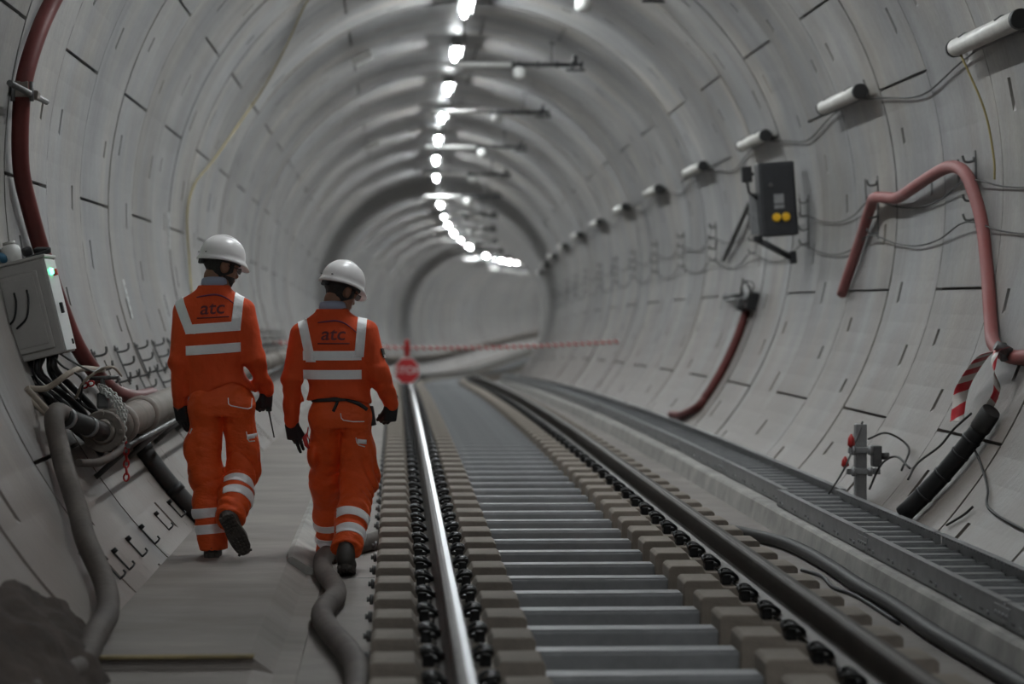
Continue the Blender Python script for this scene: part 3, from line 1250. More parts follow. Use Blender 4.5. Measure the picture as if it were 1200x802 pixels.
pts = [W(24.95, d, .05) for d in np.linspace(-15.5, -37.5, 12)] + [W(25.5, -40.5, .06), W(26.2, -41.3, .07)]
b.tube(rsmooth(pts, 4), .045, 12)
tag(recentre(b.build('hose', 'darkred')), 'dark red hose curving down the right wall from the valve to the cable ladder', 'hose')

# ------------------------------------------------------------------ long red hose on the right wall
b = MB()
pts = [(19.75, -12.7, .05), (19.23, -3.9, .06), (18.72, .6, .09), (18.45, 1.9, .11), (18.0, 1.6, .11), (17.65, 1.25, .10), (17.19, 2.0, .10), (16.5, 3.3, .10), (15.95, 3.9, .10), (15.58, 3.0, .10), (15.40, .8, .09), (15.22, -3.8, .06),
       (14.94, -10.3, .05), (14.57, -16.3, .05), (14.22, -19.3, .07), (13.75, -20.6, .07), (13.3, -20.2, .06), (12.6, -18.5, .06)]
b.tube(rsmooth([W(*p) for p in pts], 8), .044, 14)
tag(recentre(b.build('hose', 'redhose')), 'dusty red hose looping over the hangers on the right wall', 'hose')

# ------------------------------------------------------------------ barrier tape tied to the right wall
def stripe_material(pitch=.17):
    m = bpy.data.materials.new('red_white_tape')
    m.use_nodes = True
    nt = m.node_tree
    N, L = nt.nodes.new, nt.links.new
    bs = nt.nodes['Principled BSDF']
    bs.inputs['Roughness'].default_value = .4
    uv = N('ShaderNodeUVMap')
    uv.uv_map = 'tape'
    sp = N('ShaderNodeSeparateXYZ')
    L(uv.outputs[0], sp.inputs[0])
    fr = N('ShaderNodeMath')
    fr.operation = 'FRACT'
    ad = N('ShaderNodeMath')
    ad.operation = 'ADD'
    mu = N('ShaderNodeMath')
    mu.operation = 'MULTIPLY'
    mu.inputs[1].default_value = .06
    L(sp.outputs[1], mu.inputs[0])
    L(sp.outputs[0], ad.inputs[0])
    L(mu.outputs[0], ad.inputs[1])
    dv = N('ShaderNodeMath')
    dv.operation = 'DIVIDE'
    dv.inputs[1].default_value = pitch
    L(ad.outputs[0], dv.inputs[0])
    L(dv.outputs[0], fr.inputs[0])
    gt = N('ShaderNodeMath')
    gt.operation = 'GREATER_THAN'
    gt.inputs[1].default_value = .5
    L(fr.outputs[0], gt.inputs[0])
    mx = N('ShaderNodeMix')
    mx.data_type = 'RGBA'
    mx.inputs[6].default_value = (.55, .03, .04, 1)
    mx.inputs[7].default_value = (.66, .62, .58, 1)
    L(gt.outputs[0], mx.inputs[0])
    L(mx.outputs[2], bs.inputs['Base Color'])
    return m


M['tape'] = stripe_material()
M['tape_fine'] = stripe_material(.115)


def ribbon(name, pts, width, twist0=0, twist1=0, side=Vector((0, 0, 1)), m='tape'):
    pts = rsmooth(pts, 8)
    V, F, UV = [], [], []
    s = 0
    n = len(pts)
    for i, p in enumerate(pts):
        t = (pts[min(i + 1, n - 1)] - pts[max(i - 1, 0)]).normalized()
        u = (side - t * side.dot(t)).normalized()
        a = twist0 + (twist1 - twist0) * i / (n - 1)
        u = Matrix.Rotation(a, 3, t) @ u
        if i:
            s += (p - pts[i - 1]).length
        V += [p - u * width / 2, p + u * width / 2]
        UV += [(s, 0), (s, 1)]
    for i in range(n - 1):
        F.append((2 * i, 2 * i + 1, 2 * i + 3, 2 * i + 2))
    me = bpy.data.meshes.new(name)
    me.from_pydata([tuple(v) for v in V], [], F)
    uvl = me.uv_layers.new(name='tape')
    for l in me.loops:
        uvl.data[l.index].uv = UV[l.vertex_index]
    me.materials.append(M[m])
    for p in me.polygons:
        p.use_smooth = True
    o = bpy.data.objects.new(name, me)
    COL.objects.link(o)
    md = o.modifiers.new('thick', 'SOLIDIFY')
    md.thickness = .0012
    return recentre(o)


o = ribbon('barrier_tape', [W(13.6, -20.2, .16), W(14.0, -21.0, .15), W(14.25, -23.0, .13), W(14.42, -25.6, .10), W(14.4, -28.3, .06), W(14.38, -29.3, .05)], .085, .1, .5, Vector((1, 0, .4)))
tag(o, 'flat red and white barrier tape hanging at the right edge beside the black pipe', 'barrier tape')
o = ribbon('barrier_tape', [W(13.7, -20.1, .16), W(13.62, -21.5, .19), W(13.6, -23.2, .16), W(13.58, -25.0, .11), W(13.7, -27.2, .08), W(13.8, -28.0, .06)], .06, 0, 4.5, Vector((1, 0, .3)))
tag(o, 'twisted strand of red and white tape hanging below the red hose at the right edge', 'barrier tape')
b = MB()
b.tube([W(13.66, -20.3, .10), W(13.66, -20.1, .20)], .03, 10)
b.tube([W(13.66, -21.4, .12), W(13.70, -19.6, .15)], .022, 10)
b.box(tuple(W(13.66, -20.6, .04)), (.06, .10, .08), ch=.01)
tag(recentre(b.build('hose_clamp', 'galv_dark')), 'dark clamp holding the red hose where the barrier tape is tied', 'clamp')

# black pipe up the right wall, capped
root = empty('duct', W(13.98, -41.7, .05))
inv = Matrix.Translation(-root.location)
b = MB()
b.tube([W(13.62 + .36 * t, -27.6 - 15.0 * t, .075) for t in np.linspace(0.1, .985, 11)], .056, 16)
into(b, 'duct_run', 'black')
b = MB()
b.tube([W(13.61, -27.3, .078), W(13.62, -27.6, .078), W(13.65, -29.6, .078), W(13.655, -29.9, .078)], [.056, .062, .062, .056], 16)
into(b, 'end_cap', 'blackhose')
b = MB()
for d in (-31, -33.0, -36, -39):
    b.tube([W(13.62 + .36 * (-d - 27.6) / 15, d, .075), W(13.62 + .36 * (-d - 27.3) / 15, d - .3, .075)], .060, 16)
into(b, 'strap', 'blackpaint')
tag(root, 'thick black capped duct sloping up the right wall beside the cable ladder', 'duct')

# steel bracket post with clamps and red tags
GX, GY = 3.2, 15.4
g0 = W(GY, -42.2, .05)
root = empty('bracket_post', g0)
tag(root, 'grey steel bracket post with clamps and red tags behind the cable ladder', 'bracket')
b = MB()
b.box((0, 0, .23), (.075, .07, .50), ch=.006)
b.box((0, -.03, .20), (.035, .02, .44))
b.build('channel', 'galv', root)
for z, w in ((.17, .22), (.31, .20)):
    b = MB()
    b.box((.01, -.05, z), (w, .05, .04), ch=.006)
    b.tube([(.05, -.08, z + .03), (.05, -.08, z - .03)], .016, 8)
    b.tube([(-.06, -.08, z + .03), (-.06, -.08, z - .03)], .014, 8)
    b.build('clamp_plate', 'galv', root)
b = MB()
b.box((.10, -.03, .27), (.06, .10, .14), ch=.01)
b.tube([(.13, -.03, .27), (.18, -.05, .27)], .024, 10)
b.build('connector', 'galv_dark', root)
for x, z, s in ((-.075, .37, .06), (-.115, .23, .05)):
    b = MB()
    b.tube([(x, -.06, z + s * .8), (x, -.065, z + s * .3), (x, -.07, z - s * .4), (x, -.065, z - s * .7)], [.006, .022, .026, .008], 9)
    b.build('red_tag', 'redlamp', root)
b = MB()
b.tube(rsmooth([(-.22, -.05, .02), (-.12, -.09, .2), (-.02, -.04, .42), (.01, -.02, .50)], 6), .007, 6)
b.build('tie_rod', 'galv_dark', root)
for k, (lbl, pts) in enumerate([
    ('black wire arching from the bracket post to the capped duct', [g0 + Vector((.05, 0, .38)), g0 + Vector((.18, 0, .42)), g0 + Vector((.30, -.1, .33)), W(14.6, -37.5, .12)]),
    ('black wire looping up beside the capped duct', [W(14.2, -38.5, .14), W(14.35, -36.0, .12), W(14.2, -33.0, .10), W(13.95, -30.8, .14), W(13.8, -28.4, .13)]),
    ('second black wire looping low around the bracket post', [g0 + Vector((.05, -.05, .05)), g0 + Vector((.12, -.1, .22)), g0 + Vector((.22, -.1, .27)), W(14.4, -37, .13)]),
    ('thin brown wire squiggling down the right wall below the capped duct', [W(13.9, -30.5, .08), W(13.6, -32.5, .02), W(13.2, -34.5, .02), W(12.95, -36.0, .02), W(12.7, -37.8, .02), W(12.0, -38.6, .02), W(11.3, -38.8, .02)]),
    ('short black wire end lying on the right wall above the ladder', [W(13.0, -38.2, .02), W(13.05, -39.4, .02), W(13.2, -41.2, .02)]),
]):
    b = MB()
    b.tube(rsmooth(pts, 6), .0075, 6)
    tag(recentre(b.build('wire', 'blackhose')), lbl, 'wire')

# ------------------------------------------------------------------ hoses on the floor
b = MB()
F0 = -.31
pts = [(.0, 14.75), (-.11, 14.60), (-.22, 14.30), (-.32, 14.06), (-.41, 13.72), (-.415, 13.25), (-.385, 12.75), (-.325, 12.25), (-.305, 11.8), (-.345, 11.35), (-.345, 11.0), (-.29, 10.5), (-.20, 9.9), (-.155, 9.4), (-.15, 8.8), (-.2, 8.0)]
b.tube(rsmooth([(x, y, F0 + .056 + (.0 if i else .03)) for i, (x, y) in enumerate(pts)], 8), .054, 16)
tag(recentre(b.build('hose', 'greyhose')), 'dusty grey hose snaking over the slab left of the track by the second man', 'hose')
b = MB()
pts = [(2.18, 15.2), (2.28, 14.9), (2.40, 14.4), (2.44, 13.8), (2.445, 13.0), (2.43, 12.2), (2.44, 11.4), (2.42, 10.4), (2.43, 9.4), (2.43, 8.2), (2.42, 7.0)]
b.tube(rsmooth([(x, y, F0 + .042) for x, y in pts], 6), .040, 12)
tag(recentre(b.build('hose', 'blackhose')), 'dark hose lying on the slab along the right-hand concrete kerb', 'hose')
b = MB()
b.tube(rsmooth([(2.3, 13.2, F0 + .012), (2.36, 12.9, F0 + .012), (2.33, 12.4, F0 + .012), (2.38, 12.0, F0 + .012), (2.38, 11.0, F0 + .012)], 6), .011, 7)
tag(recentre(b.build('cable', 'black')), 'thin black cable beside the dark hose right of the track', 'cable')

# ------------------------------------------------------------------ stop sign, barrier tape across the track
SY = 36.5
sg = P(.17, SY, -.31)
root = empty('stop_sign', sg)
tag(root, 'red octagonal stop sign on a short post beside the left rail', 'stop sign')
b = MB()
R8 = .218
oct_ = lambda r: [(r * math.cos(PI / 8 + k * PI / 4), .585 + r * math.sin(PI / 8 + k * PI / 4)) for k in range(8)]
b.prism(oct_(R8), .004, .014)
b.build('border', 'signwhite', root)
b = MB()
b.prism(oct_(R8 * .93), -.004, .005)
b.build('face', 'signred', root)
cu = bpy.data.curves.new('stop_text', 'FONT')
cu.body = 'STOP'
cu.size = .165
cu.align_x = 'CENTER'
cu.align_y = 'CENTER'
cu.extrude = .002
tmp = bpy.data.objects.new('tmp_text', cu)
COL.objects.link(tmp)
bpy.context.view_layer.update()
me = bpy.data.meshes.new_from_object(tmp.evaluated_get(bpy.context.evaluated_depsgraph_get()))
bpy.data.objects.remove(tmp)
me.transform(Matrix.Translation((0, -.008, .585)) @ Matrix.Rotation(PI / 2, 4, 'X'))
me.materials.clear()
me.materials.append(M['signwhite'])
o = bpy.data.objects.new('lettering', me)
COL.objects.link(o)
o.parent = root
b = MB()
b.tube([(0, .03, .0), (0, .03, .80)], .018, 10)
b.build('post', 'blackpaint', root)
b = MB()
b.box((0, .03, .12), (.07, .07, .10), ch=.01)
b.build('yellow_base', 'yellowpl', root)
b = MB()
b.tube([(0, .03, .80), (0, .03, .83), (0, .03, 1.02), (0, .03, 1.07)], [.030, .042, .042, .025], 14)
b.build('red_lantern', 'redlamp', root)
b = MB()
b.box((0, .03, .02), (.22, .3, .04), ch=.01)
b.build('base', 'blackpaint', root)
pts = []
for t in np.linspace(0, 1, 12):
    l = -1.92 + t * (3.62 + 1.92)
    pts.append(P(l, SY + .4 + 1.2 * t, .72 - .10 * math.sin(PI * t)))
o = ribbon('barrier_tape', pts, .05, m='tape_fine')
tag(o, 'red and white barrier tape strung across the whole tunnel behind the stop sign', 'barrier tape')

# ------------------------------------------------------------------ overhead brackets under the crown
def make_bracket():
    root = empty('overhead_bracket')
    b = MB()
    b.tube([(-.34, 0, 0), (.62, 0, 0)], .034, 12)
    b.build('cross_bar', 'whiteplastic', root)
    b = MB()
    b.tube([(.60, 0, 0), (1.52, 0, 0)], .028, 12)
    for x in (.62, .70, .95, 1.2):
        b.tube([(x, 0, 0), (x + .03, 0, 0)], .048, 12)
    b.build('insulated_arm', 'blackpaint', root)
    for x, t in ((.0, .60), (1.15, .28)):
        b = MB()
        b.tube([(x, 0, 0), (x, 0, t + .05)], .011, 10)
        b.box((x, 0, t), (.09, .09, .02), ch=.004)
        b.build('drop_rod', 'galv_dark', root)
    b = MB()
    b.tube([(.72, -.02, -.03), (.72, -.02, -.06), (.72, -.02, -.16), (.72, -.02, -.19)], [.04, .085, .085, .04], 14)
    b.build('insulator', 'whiteplastic', root)
    b = MB()
    for x in (1.42, 1.54):
        b.box((x, 0, -.0), (.04, .09, .10), ch=.01)
    b.box((1.46, .0, -.07), (.26, .05, .03), ch=.006)
    b.box((1.46, .0, .06), (.06, .05, .14), ch=.006)
    b.build('clamp', 'blackpaint', root)
    return root


br = make_bracket()
y = 24.1
k = 0
while y < 150:
    o = copy_tree(br) if k else br
    o.location = P(.85 + (.05 if k else .35), y, 4.40)
    o.rotation_euler = (0, 0, heading(y))
    lb = ['grey overhead bracket with white insulator at the top edge of the photo', 'grey overhead bracket bar just below the second ceiling lamp', 'grey overhead bracket bar just below the third ceiling lamp',
          'grey overhead bracket bar just below the fifth ceiling lamp'][k] if k < 4 else 'small far overhead bracket bar under the curving row of ceiling lamps'
    tag(o, lb, 'overhead bracket', 'overhead brackets under the crown')
    k += 1
    y += 6.75

# ------------------------------------------------------------------ people: signed-distance sculpting
def surface_nets(f, org, h):
    s = f < 0
    nx, ny, nz = f.shape
    cs = [(a, b, c) for a in (0, 1) for b in (0, 1) for c in (0, 1)]
    sl = lambda a, d: a[d[0]:nx - 1 + d[0], d[1]:ny - 1 + d[1], d[2]:nz - 1 + d[2]]
    cnt = sum(sl(s, c).astype(np.int8) for c in cs)
    act = (cnt > 0) & (cnt < 8)
    I = np.argwhere(act)
    acc = np.zeros((len(I), 3))
    num = np.zeros(len(I))
    for a in cs:
        for ax in range(3):
            if a[ax]:
                continue
            bb = list(a)
            bb[ax] = 1
            fa = f[I[:, 0] + a[0], I[:, 1] + a[1], I[:, 2] + a[2]]
            fb = f[I[:, 0] + bb[0], I[:, 1] + bb[1], I[:, 2] + bb[2]]
            c = (fa < 0) != (fb < 0)
            t = np.where(c, fa / np.where(c, fa - fb, 1), 0)
            q = np.array(a, float)[None, :].repeat(len(I), 0)
            q[:, ax] += t
            acc += q * c[:, None]
            num += c
    V = (I + acc / num[:, None]) * h + np.array(org)
    idx = -np.ones(act.shape, np.int64)
    idx[act] = np.arange(len(I))
    Q = []
    for ax in range(3):
        d = [0, 0, 0]
        d[ax] = 1
        lo = s[:nx - d[0], :ny - d[1], :nz - d[2]]
        hi = s[d[0]:, d[1]:, d[2]:]
        E = np.argwhere(lo != hi)
        u, v = [(1, 2), (2, 0), (0, 1)][ax]
        E = E[(E[:, u] > 0) & (E[:, v] > 0) & (E[:, u] < f.shape[u] - 1) & (E[:, v] < f.shape[v] - 1)]
        if not len(E):
            continue
        def g(du, dv):
            k = E.copy()
            k[:, u] += du
            k[:, v] += dv
            return idx[k[:, 0], k[:, 1], k[:, 2]]
        q = np.stack([g(-1, -1), g(0, -1), g(0, 0), g(-1, 0)], 1)
        flip = lo[E[:, 0], E[:, 1], E[:, 2]]
        q[~flip] = q[~flip][:, ::-1]
        Q.append(q)
    return V, np.concatenate(Q)


class Grid:
    def __init__(self, lo, hi, h):
        self.lo, self.h = lo, h
        ax = [np.arange(a, b + h, h, dtype=np.float32) for a, b in zip(lo, hi)]
        self.X, self.Y, self.Z = np.meshgrid(*ax, indexing='ij')

    def pts(self):
        return self.X, self.Y, self.Z


def s_cap(p, a, b, ra, rb, fx=1.0, fy=1.0):
    X, Y, Z = p
    a, b = np.array(a, float), np.array(b, float)
    d = b - a
    t = ((X - a[0]) * d[0] + (Y - a[1]) * d[1] + (Z - a[2]) * d[2]) / max(1e-9, d @ d)
    t = np.clip(t, 0, 1)
    return np.sqrt(((X - a[0] - t * d[0]) / fx) ** 2 + ((Y - a[1] - t * d[1]) / fy) ** 2 + (Z - a[2] - t * d[2]) ** 2) - (ra + t * (rb - ra))


def s_ell(p, c, r):
    X, Y, Z = p
    k = np.sqrt(((X - c[0]) / r[0]) ** 2 + ((Y - c[1]) / r[1]) ** 2 + ((Z - c[2]) / r[2]) ** 2)
    return (k - 1) * min(r)


def s_loft(p, keys, n=2.4):
    """keys: (z, cx, cy, rx, ry), lowest first"""
    X, Y, Z = p
    K = np.array(keys, float)
    zz = np.clip(Z, K[0, 0], K[-1, 0])
    g = lambda c: np.interp(zz, K[:, 0], K[:, c])
    a, b = g(3), g(4)
    k = (np.abs((X - g(1)) / a) ** n + np.abs((Y - g(2)) / b) ** n) ** (1 / n)
    d = (k - 1) * np.minimum(a, b)
    return np.maximum(d, np.maximum(K[0, 0] - Z, Z - K[-1, 0]))


def smin(a, b, k):
    h = np.clip(.5 + .5 * (b - a) / k, 0, 1)
    return b + (a - b) * h - k * h * (1 - h)


def xform(p, c, R):
    """world grid -> local coords of a frame with origin c and rotation R (local = R^T (p - c))"""
    X, Y, Z = p[0] - c[0], p[1] - c[1], p[2] - c[2]
    R = np.array(R)
    return tuple(R[0, i] * X + R[1, i] * Y + R[2, i] * Z for i in range(3))


def fold_noise(p, seed, freq):
    rs = np.random.RandomState(seed)
    X, Y, Z = p
    out = 0
    for k in range(5):
        d = rs.normal(size=3)
        d /= np.linalg.norm(d)
        out = out + np.sin((X * d[0] + Y * d[1] + Z * d[2]) * freq * rs.uniform(.7, 1.5) + rs.uniform(0, 6.28))
    return out / 5


def ridge(t):
    return 1 - 2 * np.abs(np.sin(t * .5)) ** .8


def sdf_mesh(name, f, grid, m, parent=None, smooth=1):
    f = f.copy()
    for ax in range(3):                       # close at the grid border
        sl0 = [slice(None)] * 3
        sl0[ax] = 0
        f[tuple(sl0)] = np.maximum(f[tuple(sl0)], grid.h)
        sl0[ax] = -1
        f[tuple(sl0)] = np.maximum(f[tuple(sl0)], grid.h)
    V, Q = surface_nets(f, grid.lo, grid.h)
    me = bpy.data.meshes.new(name)
    me.from_pydata(V.tolist(), [], Q.tolist())
    bm = bmesh.new()
    bm.from_mesh(me)
    for _ in range(smooth):
        bmesh.ops.smooth_vert(bm, verts=bm.verts, factor=.5, use_axis_x=True, use_axis_y=True, use_axis_z=True)
    bmesh.ops.recalc_face_normals(bm, faces=bm.faces)
    for fc in bm.faces:
        fc.smooth = True
    bm.to_mesh(me)
    bm.free()
    me.materials.append(M[m])
    o = bpy.data.objects.new(name, me)
    COL.objects.link(o)
    if parent is not None:
        o.parent = parent
    return o


def strip_from(src, name, m, parent, planes, off=.004, keep=None):
    """piece of src's surface between planes [(point, normal)...] (kept where (v-p).n > 0), lifted by off"""
    bm = bmesh.new()
    bm.from_mesh(src.data)
    for p, n in planes:
        bmesh.ops.bisect_plane(bm, geom=list(bm.verts) + list(bm.edges) + list(bm.faces), plane_co=p, plane_no=n, clear_inner=True)
    if keep:
        bmesh.ops.delete(bm, geom=[f for f in bm.faces if not keep(f.calc_center_median())], context='FACES')
    bm.normal_update()
    nr = {v: v.normal.copy() for v in bm.verts}
    for v, n in nr.items():
        v.co += n * off
    r = bmesh.ops.extrude_face_region(bm, geom=list(bm.faces))
    for v in [g for g in r['geom'] if isinstance(g, bmesh.types.BMVert)]:
        v.co += (v.normal if v.normal.length else Vector((0, -1, 0))) * 0.0
    # thickness: push the old faces back in
    new = set(g for g in r['geom'] if isinstance(g, bmesh.types.BMVert))
    for v in bm.verts:
        if v not in new and v in nr:
            v.co -= nr[v] * (off + .001)
    bmesh.ops.recalc_face_normals(bm, faces=bm.faces)
    for f in bm.faces:
        f.smooth = True
    me = bpy.data.meshes.new(name)
    bm.to_mesh(me)
    bm.free()
    me.materials.append(M[m])
    o = bpy.data.objects.new(name, me)
    COL.objects.link(o)
    o.parent = parent
    return o


def cast(objs, x, z, off=.005, y0=-1.0):
    """point on the back of the figure at (x, z)"""
    best = None
    for t in objs:
        h = t.ray_cast(Vector((x, y0, z)), Vector((0, 1, 0)))
        if h[0] is not None and (best is None or h[0].y < best[0].y):
            best = h
    if best is None:
        return Vector((x, 0, z))
    return best[0] + Vector((0, -off, 0))


def rot_yp(yaw, pitch, roll=0.0):
    """head frame: +y is where the face points; yaw to the right, pitch down"""
    return Matrix.Rotation(-yaw, 3, 'Z') @ Matrix.Rotation(-pitch, 3, 'X') @ Matrix.Rotation(roll, 3, 'Y')


def make_helmet(parent, c, R, front=.165):
    """c = centre of the brim plane"""
    b = MB()
    nth, V, F = 56, [], []
    def ring(rx, ryf, ryb, z, zf, zb=0.0):
        for k in range(nth):
            a = 2 * PI * k / nth
            sx, cy = math.sin(a), math.cos(a)
            f = max(0, cy)
            ry = ryf if cy > 0 else ryb
            V.append((rx * sx, ry * cy, z + zf * f ** 2 + zb * max(0, -cy) ** 2))
    prof = []
    rings = [(.100, .118, .112, .000, -.006, 0), (.124, front + .008, .140, -.010, -.030, -.012), (.127, front + .012, .143, -.006, -.028, -.010), (.121, front - .010, .136, .006, -.012, -.004),
             (.116, .139, .132, .014, 0, 0)]
    for r in rings:
        ring(*r)
    for j in range(1, 13):
        t = j / 13 * PI / 2
        s = math.cos(t) ** .82
        ring(.116 * s, .139 * s, .132 * s, .014 + .122 * math.sin(t) ** .95, 0, 0)
    nr = len(rings) + 12
    for i in range(nr - 1):
        for k in range(nth):
            k2 = (k + 1) % nth
            F.append((i * nth + k, i * nth + k2, (i + 1) * nth + k2, (i + 1) * nth + k))
    F.append(tuple((nr - 1) * nth + k for k in range(nth)))
    m4 = R.to_4x4()
    m4.translation = Vector(c)
    b.add(V, F, 0, True, m4)
    # raised centre ridge and a rain channel round the shell
    for x in (-.022, 0, .022):
        pts = [(x, .122 * math.cos(t), .014 + .1215 * math.sin(t) + .0) for t in np.linspace(.45, PI - .55, 14)]
        b.tube(pts, [.004] + [.0085] * 12 + [.004], 8, mtx=m4)
    shell = b.build('helmet_shell', 'helmet', parent)
    b = MB()
    for x in (-.05, .05):
        b.box((x, -.1235, .021), (.014, .006, .006), ch=.002, mtx=m4)
    b.build('vent_slot', 'galv_dark', shell)
    b = MB()
    out = []
    for k in range(25):
        a = 2 * PI * k / 24
        out.append((.098 * math.sin(a), .112 * math.cos(a), -.004))
    b.tube(out, .008, 7, flat=2.0, mtx=m4)
    b.box((0, -.118, -.030), (.05, .022, .035), ch=.008, mtx=m4)
    b.build('head_band', 'black', shell)
    return shell


def make_glove(parent, wrist, R, side, curl, thumb, name='glove', spread=.05, scale=1.0):
    """hand frame: fingers along -z, back of the hand towards -y, thumb on side*x"""
    g = Grid((-.085, -.07, -.25), (.085, .11, .06), .0042)
    p = g.pts()
    d = s_cap(p, (0, 0, .045), (0, 0, .0), .034, .030, 1.05, .8)
    palm = np.maximum(np.maximum(np.abs(p[0]) - .034, np.abs(p[1]) - .004), np.abs(p[2] + .052) - .038) - .011
    q = [np.maximum(v, 0) for v in (np.abs(p[0]) - .031, np.abs(p[1]) - .004, np.abs(p[2] + .05) - .036)]
    palm = np.sqrt(q[0] ** 2 + q[1] ** 2 + q[2] ** 2) - .0125
    d = smin(d, palm, .02)
    d = smin(d, s_cap(p, (side * .022, .006, -.02), (side * .036, .010, -.05), .017, .013), .012)
    xs = [.033, .011, -.011, -.032]
    lens = [(.040, .026, .020), (.045, .029, .021), (.041, .027, .020), (.032, .020, .017)]
    for k in range(4):
        c = curl[k] if isinstance(curl, (list, tuple)) else curl
        pt = np.array([side * xs[k], 0, -.085 + (.008 if k in (0, 3) else 0) - (.0 if k < 3 else -.006)])
        ang = 0
        sp = side * spread * (1.5 - k)
        for j in range(3):
            ang += c * (.75, 1.0, .8)[j]
            dr = np.array([math.sin(sp) * math.cos(ang), math.sin(ang), -math.cos(ang)])
            e = pt + dr * lens[k][j]
            r0 = (.0112, .0105, .0098)[j] - (.001 if k == 3 else 0)
            seg = s_cap(p, pt, e, r0, r0 - .0008)
            d = smin(d, seg, .006 if j == 0 else .003)
            pt = e
    t0 = np.array([side * .036, .010, -.045])
    a1, a2 = thumb
    d1 = np.array([side * math.sin(a1) * .9, math.sin(a2) * .8, -math.cos(a1)])
    d1 /= np.linalg.norm(d1)
    t1 = t0 + d1 * .036
    d2 = np.array([side * math.sin(a1) * .35, math.sin(a2), -math.cos(a1 * .5)])
    d2 /= np.linalg.norm(d2)
    t2 = t1 + d2 * .030
    d = smin(d, s_cap(p, t0, t1, .0135, .0120), .008)
    d = smin(d, s_cap(p, t1, t2, .0120, .0105), .003)
    o = sdf_mesh(name, d, g, 'glove', parent, 1)
    m4 = R.to_4x4() @ Matrix.Scale(scale, 4)
    m4.translation = Vector(wrist)
    o.data.transform(m4)
    return o


def make_boot(parent, ankle, R, name='boot'):
    """boot frame: origin at the ankle, toe along +y, sole bottom at z = -.095"""
    g = Grid((-.075, -.125, -.105), (.075, .225, .13), .006)
    p = g.pts()
    d = s_cap(p, (0, -.008, .045), (0, -.026, -.02), .042, .045)
    d = smin(d, s_cap(p, (0, -.045, -.045), (0, .06, -.05), .042, .044, .95, 1), .03)
    d = smin(d, s_cap(p, (0, -.02, .0), (0, .09, -.045), .045, .040), .03)
    d = smin(d, s_cap(p, (0, .10, -.050), (.004, .155, -.055), .044, .038, 1.08, 1), .03)
    d = np.maximum(d, -.075 - p[2])
    up = sdf_mesh(name, d, g, 'boot', parent, 1)
    m4 = R.to_4x4()
    m4.translation = Vector(ankle)
    up.data.transform(m4)
    b = MB()
    out = []
    for t in np.linspace(0, 2 * PI, 40, endpoint=False):
        y = .045 + .145 * -math.cos(t)
        w = (.043 + .009 * math.sin((y + .1) / .29 * PI * 1.1 - .9)) * abs(math.sin(t)) ** .55
        out.append((math.copysign(w, math.sin(t)), y))
    n = len(out)
    vs = [(x, y, -.095) for x, y in out] + [(x * 1.03, y, -.082) for x, y in out] + [(x, y, -.066) for x, y in out]
    fs = [tuple(range(n))[::-1], tuple(range(2 * n, 3 * n))]
    for j in range(2):
        fs += [(j * n + i, j * n + (i + 1) % n, (j + 1) * n + (i + 1) % n, (j + 1) * n + i) for i in range(n)]
    b.add(vs, fs, 0, False, m4)
    for r in range(11):
        y = -.078 + .0245 * r
        if .035 < y < .06:
            continue
        w = .036 if r < 4 else .043
        for x in (-w * .78, -w * .26, w * .26, w * .78):
            b.box((x, y + (.004 if abs(x) > .02 else 0), -.098), (.016, .015, .010), ch=.003, mtx=m4, rot=(0, 0, .4 if x > 0 else -.4))
    b.box((0, -.045, -.085), (.085, .09, .02), ch=.006, mtx=m4)
    b.build('sole', 'sole', up)
    return up


